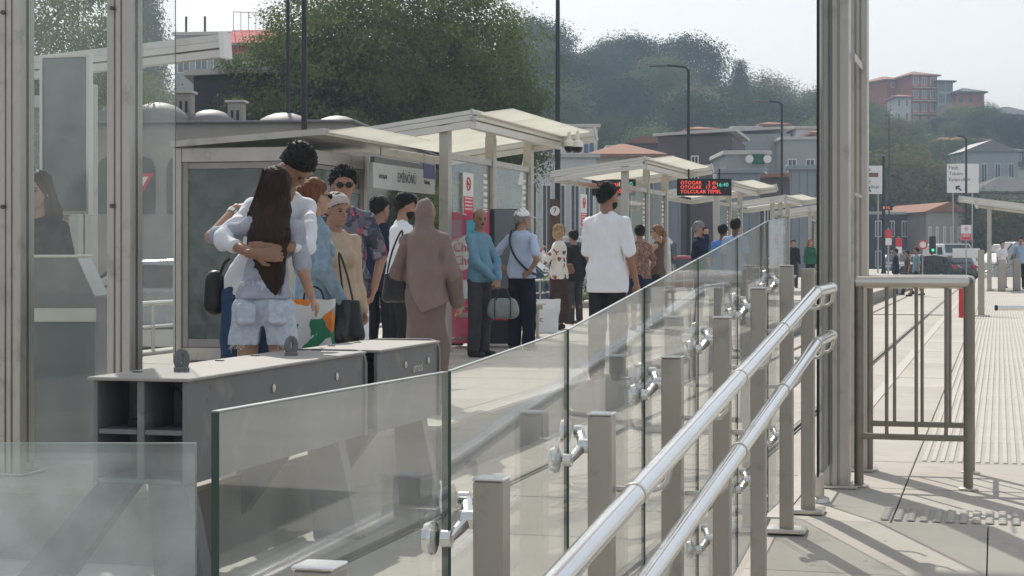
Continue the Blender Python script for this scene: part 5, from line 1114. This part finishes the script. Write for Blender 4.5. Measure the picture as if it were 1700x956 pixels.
def hill_tree(u, D, k, sc, dz=0, label=None):
    hts = [8.5, 9.5, 7.5, 9, 11]
    tree(['broadleaf_tree', 'broadleaf_tree', 'olive_tree', 'evergreen_tree', 'cypress_tree'][k], label or kinds[k], at0(u, D, hz_(u, D) + dz), protos[k][1], tms[k % 2], 2.2, hts[k], None, rr.uniform(0, 6.28), (sc * rr.uniform(.9, 1.15), sc * rr.uniform(.9, 1.15), sc * rr.uniform(.9, 1.1)), 'trees on the hillside')
ORD = ['first', 'second', 'third', 'fourth', 'fifth', 'sixth', 'seventh', 'eighth', 'ninth', 'tenth', 'eleventh', 'twelfth', 'thirteenth', 'fourteenth', 'fifteenth', 'sixteenth', 'seventeenth', 'eighteenth']
ROWN = ['lowest', 'second lowest', 'third lowest', 'middle', 'third highest', 'second highest', 'highest']
for row, D in enumerate((176, 198, 218, 238, 258, 276)):
    step = 8.6 / D * FOC; u = 800 + rr.uniform(0, step); no = 0
    while u < 1480:
        k = rr.choices((0, 1, 2, 3), (4, 3, 4, 3))[0]
        if (D > 262 and 880 < u < 1000) or (D > 265 and u < 1190): u += step; continue
        hill_tree(u + rr.uniform(-8, 8), D + rr.uniform(-6, 6), k, rr.uniform(.8, 1.12) * (.85 if row < 1 else 1), 0, kinds[k].replace(' on the wooded hillside', '') + ', ' + ORD[no] + ' from left in ' + ROWN[row] + ' hillside row'); no += 1; u += step * rr.uniform(.85, 1.15)
hill_tree(1030, 298, 2, 1.3, .8, 'round pale green crown topping the hill skyline'); hill_tree(1143, 290, 3, 1.3, 1.0, 'broad dark crown on the skyline above the bent street lamp')
hill_tree(1078, 285, 3, 1.15, .6, 'dark crown right of the round pale one on the skyline'); hill_tree(1228, 272, 4, .95, 2, 'dark pointed cypress on the right shoulder of the hill')
hill_tree(1005, 282, 3, .95, 0, 'dark crown just right of the hilltop villa'); hill_tree(895, 285, 3, 1.1, 0, 'dark crown just left of the hilltop villa'); hill_tree(1265, 285, 2, 1.2, .5, 'loose pale crown on the skyline left of the tall pillar'); hill_tree(1335, 290, 2, 1.1, .5, 'feathery pale crown on the skyline nearest the tall pillar')
for i, (u, D, k, sc) in enumerate(((1582, 268, 0, .35), (1612, 262, 3, .35), (1648, 262, 2, .4), (1680, 268, 3, .6), (1592, 285, 2, .7), (1640, 275, 0, .6), (1568, 345, 3, .5))): hill_tree(u, D, k, sc, 0, ('green shrubby tree', '', 'pale shrubby tree', 'dark shrubby tree')[k] + ' among the right-hand cottages, number ' + ORD[i])
hill_tree(244, 150, 4, .85, 12.5, 'dark pointed cypress rising behind the left glass screen')
for i, (u, D, k, sc) in enumerate(((1448, 292, 3, .75), (1466, 284, 0, .45), (1495, 280, 0, .38), (1528, 278, 2, .36), (1555, 280, 3, .36), (1600, 276, 0, .30), (1632, 276, 2, .32), (1665, 280, 0, .4), (1695, 280, 1, .55), (1445, 250, 0, .9), (1478, 240, 2, .75), (1510, 235, 0, .7), (1545, 228, 2, .6), (1575, 225, 0, .6), (1610, 235, 1, .5), (1650, 240, 0, .45), (1675, 262, 3, .6), (1625, 268, 0, .65))): hill_tree(u, D, k, sc * .9, 0, kinds[k].replace(' on the wooded hillside', '') + ', ' + ORD[i % 9] + ' from left ' + ('just below the hilltop houses' if i < 9  else 'on the slope right of the tall pillar'))
for i, (u, D, k, sc) in enumerate(((1448, 172, 2, 1.2), (1488, 168, 2, 1.25), (1530, 176, 2, 1.25), (1580, 182, 2, 1.05), (1640, 150, 0, .62), (1692, 146, 2, .7))):  # olive crowns here: sunlit brightness is put into the leaf colour
    hts = [8.5, 9.5, 7.5, 9, 11]
    tree('street_tree', 'street tree below the hillside houses, ' + ('first', 'second', 'third', 'fourth', 'fifth', 'sixth')[i] + ' from the tall pillar', at0(u, D, G), protos[k][1], tms[0], 1.8, hts[k], None, i, sc, 'street trees at right')
for i, (u, D, k, sc) in enumerate(((240, 118, 0, .8), (300, 112, 0, .7), (345, 108, 1, .62), (392, 106, 0, .68), (430, 112, 1, .6))):
    hts = [8.5, 9.5, 7.5, 9, 11]
    tree('broadleaf_tree', 'tree below the red-awning terrace, ' + ('first', 'second', 'third', 'fourth', 'fifth')[i] + ' from the left', at0(u, D, 3.2), protos[k][1], tms[1], 1.6, hts[k], None, i * 2, sc, 'trees below the terrace building')

# ================================================================== BUILDINGS
def wallm(name, col, **k): return pm(name, col, .85, 0, .1, .6, stain=((col[0] * .6, col[1] * .6, col[2] * .6), .5, .4), **k)
wallm('wall_stone', (.36, .33, .29), bump=.02, bscale=3); wallm('wall_grey', (.36, .37, .37)); wallm('wall_white', (.62, .62, .60)); wallm('wall_dark', (.060, .062, .070)); wallm('wall_brown', (.11, .085, .085)); wallm('wall_red', (.38, .085, .055)); wallm('wall_cream', (.50, .44, .35)); wallm('wall_blue', (.12, .20, .30)); wallm('wall_pink', (.40, .25, .20))
pm('roof_tile', (.28, .13, .08), .9, 0, .2, 2, bump=.03, bscale=6); pm('roof_lead', (.22, .205, .20), .6, .2, .15, 1); pm('roof_pale', (.55, .52, .47), .8, 0, .1, 1); pm('awning_red', (.55, .05, .04), .7, 0, .1, 2); pm('sheet_metal', (.25, .28, .31), .5, .3, .1, 1)
def building(name, label, px0, px1, py0, D, dep, wall, base=None, yaw=0.0, roof='flat', roofmat='roof_pale', rows=0, cols=0, ww=.5, wh=.55, winmat='window_dark', framemat='white_paint', py_base=None, side=0, cat='building', balcony=False):
    w = (px1 - px0) / FOC * D; zt = at(0, py0, D).z; zb = (at(0, py_base, D).z if py_base else G - .2) if base is None else base; hh = zt - zb
    c = at0((px0 + px1) / 2, D, zb); t = thing(name, label, cat, c, YAW + yaw)
    MB().box(-w / 2, w / 2, 0, dep, 0, hh).build('wall', wall, t)
    if roof == 'flat': MB().cbox(-w / 2 - .2, w / 2 + .2, -.2, dep + .2, hh + .002, hh + .25, .03).build('roof', roofmat, t)
    elif roof == 'hip':
        o = .5; hz2 = min(w, dep) * .22; ins = min(w, dep) * .5 * .9
        V = [(-w / 2 - o, -o, hh + .01), (w / 2 + o, -o, hh + .01), (w / 2 + o, dep + o, hh + .01), (-w / 2 - o, dep + o, hh + .01), (-w / 2 + ins, dep / 2, hh + hz2), (w / 2 - ins, dep / 2, hh + hz2)]
        V += [(x, y, z - .22) for x, y, z in V[:4]]
        MB().add(V, [(0, 1, 5, 4), (1, 2, 5), (2, 3, 4, 5), (3, 0, 4), (0, 6, 7, 1), (1, 7, 8, 2), (2, 8, 9, 3), (3, 9, 6, 0), (6, 9, 8, 7)]).build('roof', roofmat, t)
    elif roof == 'shed':
        MB().prism([(-w / 2 - .3, -.4, hh + .01), (w / 2 + .3, -.4, hh + w * .06), (w / 2 + .3, -.4, hh + w * .06 + .2), (-w / 2 - .3, -.4, hh + .2)], (0, dep + .8, 0)).build('roof', roofmat, t)
    elif roof == 'gable':
        MB().prism([(-w / 2 - .3, -.3, hh + .01), (w / 2 + .3, -.3, hh + .01), (0, -.3, hh + w * .22)], (0, dep + .6, 0)).build('roof', roofmat, t)
    if rows and cols:
        fh = hh / rows if not py_base else hh / rows
        cw = w / cols
        wm = MB().cbox(-cw * ww / 2, cw * ww / 2, -.06, -.002, -fh * wh / 2, fh * wh / 2, .02).mesh('window', (framemat,)); pmh = MB()
        a = cw * ww / 2 - .08; b = fh * wh / 2 - .08
        pmh.box(-a, -.03, -.075, -.062, -b, b).box(.03, a, -.075, -.062, -b, b); pme = pmh.mesh('pane', (winmat,))
        for r_ in range(rows):
            for c_ in range(cols):
                o = bpy.data.objects.new('window', wm); COL.objects.link(o); o.parent = t; o.location = (-w / 2 + (c_ + .5) * cw, 0, (r_ + .52) * fh)
                q = bpy.data.objects.new('pane', pme); COL.objects.link(q); q.parent = o
            if balcony and r_: MB().cbox(-w * .46, w * .46, -.9, -.003, r_ * fh - .02, r_ * fh + .1, .02).build('balcony', 'wall_white', t)
    return t
# stone bath-house with lead domes
bh = building('stone_bathhouse', 'low stone building with lead domes behind the kiosk', -160, 585, 206, 44, 16, 'wall_stone', yaw=R(-5), roof='none')
w_b, z_b = 745 / FOC * 44, at(0, 206, 44).z - (G - .2)
MB().cbox(-w_b / 2 - .15, w_b / 2 + .15, -.15, 16.2, z_b + .002, z_b + .07, .02).build('roof', 'roof_lead', bh)
for px, r_, py, D in ((263, .72, 170, 46), (350, .62, 182, 46.5), (472, .80, 187, 47), (560, .7, 192, 48), (150, .8, 172, 45.5)):
    c = at(px, py, D); l = rotz(c - Vector(bh.location), -bh.rotation_euler.z); R2 = r_ * 1.1
    MB().lathe([(R2 * math.cos(a), l.z - R2 * .72 + R2 * .72 * math.sin(a)) for a in np.linspace(-.3, 1.5, 9)], 22, (l.x, l.y, 0)).build('dome', 'roof_lead', bh, smooth=True, ang=60)
for px, py, D in ((308, 156, 47), (393, 171, 47)):
    c = at(px, py, D); l = rotz(c - Vector(bh.location), -bh.rotation_euler.z); ch = MB().cbox(l.x - .2, l.x + .2, l.y - .2, l.y + .2, l.z - 1.4, l.z, .02).build('chimney', 'wall_stone', bh)
    MB().cbox(l.x - .26, l.x + .26, l.y - .26, l.y + .26, l.z + .001, l.z + .06, .01).build('chimney_cap', 'roof_pale', ch); MB().box(l.x - .11, l.x - .04, l.y - .205, l.y - .201, l.z - .5, l.z - .2).box(l.x + .04, l.x + .11, l.y - .205, l.y - .201, l.z - .5, l.z - .2).build('vent', 'sign_dark', ch)
for px in (298, 240, 180, 130, 420):
    c = at(px, 300, 44); l = rotz(c - Vector(bh.location), -bh.rotation_euler.z); pts = [(-.28, -.8), (.28, -.8), (.28, .3)] + [(.28 * math.cos(a), .3 + .3 * math.sin(a)) for a in (R(45), R(90), R(135))] + [(-.28, .3)]
    MB().prism([(l.x + x, -.03, l.z + z) for x, z in pts], (0, .027, 0)).build('arched_window', 'window_dark', bh)
building('dark_shed', 'dark slate building with pale sloping roof edge, left of the big tree', 322, 455, 128, 62, 10, 'wall_dark', roof='shed', roofmat='roof_pale', yaw=R(4))
tb_ = building('terrace_building', 'pale terrace building with red awnings at upper left', 288, 470, 58, 130, 14, 'wall_grey', rows=5, cols=6, ww=.72, wh=.6, winmat='window_grey', yaw=R(-6))
zt_ = at(0, 58, 130).z - (G - .2)
MB().prism([(.3, -1.6, zt_ - .75), (3.7, -1.6, zt_ - .75), (3.7, .0, zt_ + .35), (.3, 0, zt_ + .35)], (0, .05, .0)).build('awning', 'awning_red', tb_)
MB().prism([(.2, -1.7, zt_ - 1.5), (1.9, -1.7, zt_ - 1.5), (1.9, -.1, zt_ - .8), (.2, -.1, zt_ - .8)], (0, .05, .0)).build('awning', 'awning_red', tb_)
m = MB()
for x in np.arange(.3, 3.8, .55): m.tube([(x, .3, zt_), (x, .3, zt_ + 1.7)], .03, 6)
m.tube([(.3, .3, zt_ + 1.7), (3.8, .3, zt_ + 1.5)], .03, 6); m.build('rooftop_railing', 'wall_pink', tb_)
for x in (-3.4, -2.0): MB().lathe([(.09, zt_), (.09, zt_ + 1.5)], 8, (x, 1, 0)).build('flue', 'sign_dark', tb_)
building('blue_white_building', 'white and blue corner building behind the first roof wing', 905, 992, 212, 125, 10, 'wall_white', roof='flat', rows=3, cols=3, winmat='wall_blue', ww=.7)
building('market_stall_building', 'low white shop building with red lettering strip', 872, 990, 262, 98, 8, 'wall_white', rows=1, cols=5, ww=.7)
building('low_building', 'low cream building right of the tall pole', 985, 1095, 256, 118, 9, 'wall_cream', roof='hip', roofmat='roof_tile', rows=1, cols=3)
bb_ = building('brown_building', 'dark brown gabled building with white windows behind the display', 1092, 1215, 226, 122, 11, 'wall_brown', roof='shed', roofmat='roof_pale', rows=2, cols=3, ww=.32, wh=.42, yaw=R(-12))
building('dark_house', 'small dark house left of the brown building', 1038, 1098, 238, 136, 8, 'wall_brown', roof='gable', roofmat='roof_tile', rows=2, cols=2, ww=.4)
building('grey_long_building', 'long pale grey building along the hill foot', 1165, 1312, 222, 150, 10, 'wall_grey', rows=2, cols=5, ww=.35, wh=.4, roof='shed', roofmat='roof_pale')
building('white_annex', 'pale grey flat-roofed building left of the tall pillar', 1300, 1420, 232, 146, 10, 'wall_grey', rows=2, cols=4, ww=.5, wh=.4)
building('cafe_building', 'shop with green fascia and round white signs', 1205, 1275, 257, 108, 7, 'wall_grey', rows=1, cols=3, ww=.8, wh=.7, winmat='window_dark')
c = at(1259, 264, 107.6); t = thing('green_fascia', 'green shop fascia with round white emblem', 'shop sign', c, YAW); MB().cbox(-.36, .36, -.1, .1, -.30, .30, .03).build('board', 'green_top', t)
for x in (-.55, .52): MB().lathe([(.24, 0), (.24, .06)], 20).xf(lambda q: Vector((x + q.x, -.12 - q.z, q.y))).build('round_emblem', 'sign_white', t)
for i, (a, b, py, D) in enumerate(((1312, 1380, 282, 92), (1190, 1262, 288, 96), (1085, 1130, 295, 94))):
    t = building('metal_hoarding', ('blue-grey sheet metal hoarding beside the tall pillar', 'blue-grey sheet metal hoarding under the green shop', 'blue-grey sheet metal hoarding left of the display')[i], a, b, py, D, .15, 'sheet_metal', roof='flat', roofmat='sheet_metal', cat='hoarding')
    w = (b - a) / FOC * D; hh = at(0, py, D).z - G
    rm_ = MB().box(-.04, .04, -.06, -.002, 0, hh).mesh('rib', ('sheet_metal',))
    for x in np.arange(-w / 2 + .1, w / 2, .42): o = bpy.data.objects.new('rib', rm_); COL.objects.link(o); o.parent = t; o.location = (x, 0, .1)
building('hut', 'small brown-roofed hut beyond the display', 1262, 1312, 296, 100, 4, 'wall_brown', roof='shed', roofmat='roof_tile', rows=1, cols=2, ww=.5)
for i_, (a_, b_, p_, D_, wl, rf_) in enumerate(((1010, 1062, 246, 150, 'wall_grey', 'flat'), (1218, 1262, 214, 166, 'wall_white', 'flat'), (1268, 1306, 206, 170, 'wall_grey', 'hip'), (1322, 1352, 214, 168, 'wall_white', 'flat'), (1146, 1186, 214, 164, 'wall_cream', 'hip'), (1352, 1395, 220, 160, 'wall_pink', 'hip'))):
    building('hill_foot_house', ('grey flat house right of the low cream building', 'white flat house at the hill foot above the green shop', 'grey tiled house at the hill foot beside the smaller lamp', 'white flat house at the hill foot next to the pillar', 'cream tiled house at the hill foot behind the bent lamp', 'pinkish tiled house at the hill foot touching the pillar')[i_], a_, b_, p_, D_, 8, wl, roof=rf_, roofmat='roof_tile' if rf_ == 'hip' else 'roof_pale', rows=4, cols=4, ww=.42, wh=.45, winmat='window_dark')
building('hill_villa', 'pale villa with tiled roof among the hilltop trees', 925, 985, 92, 300, 14, 'wall_cream', roof='hip', roofmat='roof_tile', rows=3, cols=4, ww=.45, winmat='window_grey', py_base=140)
building('red_apartment_house', 'tall red brick apartment house with balconies on the right hill', 1512, 1557, 124, 300, 9, 'wall_red', roof='hip', roofmat='roof_tile', rows=4, cols=3, ww=.62, wh=.62, winmat='window_grey', py_base=212, balcony=True, yaw=R(10))
building('red_apartment_house', 'narrow red house stepping down left of the tall apartment house', 1470, 1512, 132, 306, 9, 'wall_red', roof='hip', roofmat='roof_tile', rows=4, cols=2, ww=.35, wh=.4, winmat='window_grey', py_base=215, yaw=R(20))
building('timber_house', 'grey timber-framed bay with tall windows beside the red apartments', 1557, 1582, 134, 299, 8, 'wall_grey', roof='hip', roofmat='wall_dark', rows=4, cols=2, ww=.72, wh=.7, winmat='window_grey', framemat='wall_dark', py_base=212)
building('dark_red_house', 'dark red house with flat eaves right of the timber bay', 1588, 1634, 152, 297, 9, 'wall_red', roof='hip', roofmat='wall_dark', rows=3, cols=3, ww=.4, winmat='window_dark', framemat='wall_dark', py_base=225)
building('white_hill_house', 'small white house in front of the red apartments', 1486, 1512, 160, 288, 6, 'wall_white', roof='hip', roofmat='roof_tile', rows=2, cols=2, ww=.4, py_base=205)
building('brown_hill_house', 'wide brown house with low roof at upper right edge', 1645, 1725, 190, 320, 12, 'wall_brown', roof='hip', roofmat='wall_dark', rows=3, cols=6, ww=.5, winmat='window_grey', py_base=262)
building('low_hill_house', 'grey low house under the brown house', 1600, 1690, 252, 215, 10, 'wall_grey', roof='gable', roofmat='roof_lead', rows=2, cols=4, ww=.45, base=G)
for i_, (a_, b_, p_, D_, wl) in enumerate(((1592, 1622, 226, 270, 'wall_grey'), (1622, 1660, 238, 262, 'wall_cream'), (1655, 1700, 250, 255, 'wall_brown'), (1560, 1596, 232, 262, 'wall_brown'), (1668, 1730, 266, 280, 'wall_white'))):
    building('hillside_cottage', 'small hillside cottage, ' + ('second', 'third', 'fourth', 'first', 'fifth')[i_] + ' from left under the red houses', a_, b_, p_, D_, 9, wl, roof='hip', roofmat='roof_tile' if i_ % 2 else 'wall_dark', rows=2, cols=3, ww=.4, winmat='window_dark', py_base=p_ + 46)
building('low_hill_house', 'dark-roofed house low on the right slope', 1585, 1642, 232, 260, 10, 'wall_brown', roof='hip', roofmat='roof_tile', rows=2, cols=3, ww=.45, base=3)
sb_ = building('stone_hall', 'pale stone hall with tall windows and red roof beyond the tracks', 1536, 1612, 352, 148, 12, 'wall_stone', roof='gable', roofmat='roof_tile', rows=1, cols=6, ww=.42, wh=.5, yaw=R(8))
building('street_house', 'grey street house behind the right platform shelter', 1625, 1760, 318, 160, 10, 'wall_grey', rows=2, cols=6, ww=.5, roof='hip', roofmat='wall_dark')
building('street_house', 'dark street house behind the road signs', 1425, 1535, 356, 152, 10, 'wall_dark', rows=2, cols=5, ww=.5, roof='flat')

# ================================================================== CARS
for n_2, c_2 in (('car_black', (.02, .022, .026)), ('car_white', (.70, .70, .69)), ('car_silver', (.35, .36, .37)), ('car_red', (.35, .03, .03)), ('car_blue', (.05, .09, .18))):
    m_ = pm(n_2, c_2, .28, .1, .04, 3, spec=.6); m_.node_tree.nodes['Principled BSDF'].inputs['Coat Weight'].default_value = .6
pm('tail_red', (.5, .02, .02), .3); pm('headlight', (.7, .72, .74), .12, 0, .05, 5, spec=.8)
def car(label, loc, rz, mat, van=False, group='cars in the street'):
    t = thing('van' if van else 'car', label, 'van' if van else 'car', loc, rz, group)
    if van: prof = [(-2.4, .35), (-2.45, .8), (-2.4, 1.9), (-2.2, 2.15), (1.3, 2.15), (1.75, 1.6), (2.35, 1.1), (2.45, .7), (2.4, .35)]
    else: prof = [(-2.1, .35), (-2.15, .75), (-2.0, .98), (-1.55, 1.42), (-.6, 1.50), (.35, 1.46), (1.05, 1.02), (1.95, .88), (2.12, .62), (2.08, .35)]
    V = []; n = len(prof)
    hw = lambda z: (.86 if not van else .95) - max(0, z - .95) * (.22 if not van else .07)
    V = [(y, x, z) for x, z in prof for y in (-hw(z), hw(z))]
    F = [(2 * i, 2 * i + 1, 2 * ((i + 1) % n) + 1, 2 * ((i + 1) % n)) for i in range(n)] + [tuple(2 * i for i in range(n))[::-1], tuple(2 * i + 1 for i in range(n))]
    b = MB().add(V, F).build('body', mat, t); bv = b.modifiers.new('b', 'BEVEL'); bv.width = .06; bv.segments = 2; bv.limit_method = 'ANGLE'
    gz0, gz1 = (1.0, 1.40) if not van else (1.2, 1.95)
    for s_ in (-1, 1):
        P = [(-1.45, gz0 + .03), (-1.3, gz1 - .04), (.2, gz1), (.8, gz0 + .03)] if not van else [(.4, gz0), (.4, gz1), (1.25, gz1), (1.6, gz0 + .05)]
        MB().prism([(s_ * (hw(z) + .004), x, z) for x, z in P], (s_ * .008, 0, 0)).build('side_window', 'window_dark', t)
        for y in (-1.35, 1.3):
            w = MB().lathe([(.2, -.1), (.31, -.1), (.325, -.06), (.325, .06), (.31, .1), (.2, .1)], 20).xf(lambda q: Vector((s_ * .80 + q.z, y + q.x, .325 + q.y))).build('wheel', 'rubber', t, smooth=True)
            MB().lathe([(.19, 0), (.12, .03)], 14).xf(lambda q: Vector((s_ * (.905 + q.z * .3), y + q.x, .325 + q.y))).build('rim', 'car_silver', w)
        MB().cbox(s_ * .62 - .17, s_ * .62 + .17, (2.06 if not van else 2.40), (2.14 if not van else 2.47), .62, .78, .02).build('headlight', 'headlight', t); MB().cbox(s_ * .70 - .12, s_ * .70 + .12, (-2.16 if not van else -2.47), -2.05, .75, .95, .02).build('tail_light', 'tail_red', t)
    wf = [(-.62, .45, 1.44), (.62, .45, 1.44), (.74, 1.0, 1.05), (-.74, 1.0, 1.05)] if not van else [(-.75, 1.36, 2.08), (.75, 1.36, 2.08), (.82, 1.75, 1.62), (-.82, 1.75, 1.62)]
    MB().prism([(x, y + .03, z + .02) for x, y, z in wf], (0, .012, .012)).build('windscreen', 'window_dark', t)
    rw = [(-.60, -1.50, 1.40), (.60, -1.50, 1.40), (.70, -1.9, 1.06), (-.70, -1.9, 1.06)] if not van else [(-.75, -2.43, 1.9), (.75, -2.43, 1.9), (.8, -2.46, 1.2), (-.8, -2.46, 1.2)]
    MB().prism([(x, y - .03, z + .02) for x, y, z in rw], (0, -.012, .008)).build('rear_window', 'window_dark', t)
    MB().cbox(-.25, .25, (2.1 if not van else 2.44), (2.15 if not van else 2.49), .45, .56, .01).build('number_plate', 'sign_white', t)
    return t
car('dark car crossing beyond the people on the tracks', at0(1556, 97, G), YAW + R(28), 'car_black'); car('white car behind the dark car near the green light', at0(1540, 118, G), YAW + R(180), 'car_white')
car('white van behind the far right traffic', at0(1576, 112, G), YAW + R(185), 'car_white', True); car('black car left of the far no smoking sign post', at0(1586, 99, G), YAW + R(178), 'car_black')
car('silver minibus at far right beyond the turnstiles', at0(1716, 92, G), YAW + R(95), 'car_silver', True); car('white minibus behind the silver one at right edge', at0(1690, 116, G), YAW + R(100), 'car_white', True)
car('silver car seen through the left glass screen', at0(262, 30, G), YAW + R(95), 'car_silver'); car('blue car behind the nearest shelter glass', at0(790, 48, G), YAW + R(80), 'car_blue')
car('white van behind the second shelter glass', at0(1000, 62, G), YAW + R(80), 'car_white', True); car('black car behind the third shelter', at0(1165, 78, G), YAW + R(90), 'car_black'); car('silver car behind the station board', at0(690, 42, G), YAW + R(85), 'car_silver'); car('red car behind the woman with a ponytail', at0(1110, 66, G), YAW + R(85), 'car_red')
for i_, (u_, D_, r_, m_) in enumerate(((1508, 122, 175, 'car_silver'), (1528, 128, 185, 'car_white'), (1560, 126, 178, 'car_black'), (1598, 122, 182, 'car_silver'), (1618, 126, 180, 'car_white'), (1488, 124, 170, 'car_blue'))): car(m_[4:] + ' car facing the camera in the far queue, place ' + ORD[i_], at0(u_, D_, G), YAW + R(r_), m_)
# low wall and railing between platform and street on the left
t = thing('street_railing', 'low railing between the left platform and the street', 'railing', (-10.4, 30, G))
MB().cbox(-.15, .15, -22, 60, 0, .35, .02).build('kerb_wall', 'granite', t); MB().tube([(0, -22, .95), (0, 60, .95)], .03, 8).tube([(0, -22, .65), (0, 60, .65)], .02, 8).build('rail', 'steel', t, smooth=True)
pmz = MB().tube([(0, 0, .35), (0, 0, .95)], .025, 8).mesh('post', ('steel',), True)
for y in np.arange(-21, 60, 2.0): o = bpy.data.objects.new('post', pmz); COL.objects.link(o); o.parent = t; o.location = (0, y, 0)

# ================================================================== HAZE
hm = bpy.data.materials.new('haze'); hm.use_nodes = True; n = hm.node_tree.nodes; n.remove(n['Principled BSDF'])
pv = n.new('ShaderNodeVolumePrincipled'); pv.inputs['Color'].default_value = (.58, .74, .92, 1); pv.inputs['Density'].default_value = .00082; pv.inputs['Anisotropy'].default_value = .2
hm.node_tree.links.new(pv.outputs[0], n['Material Output'].inputs['Volume'])
MATS['haze'] = hm
ho = MB().box(-650, 650, -60, 960, G - 1.2, 56).build('haze', 'haze'); ho['kind'] = 'stuff'; ho['label'] = 'thin pale air haze over the whole place'
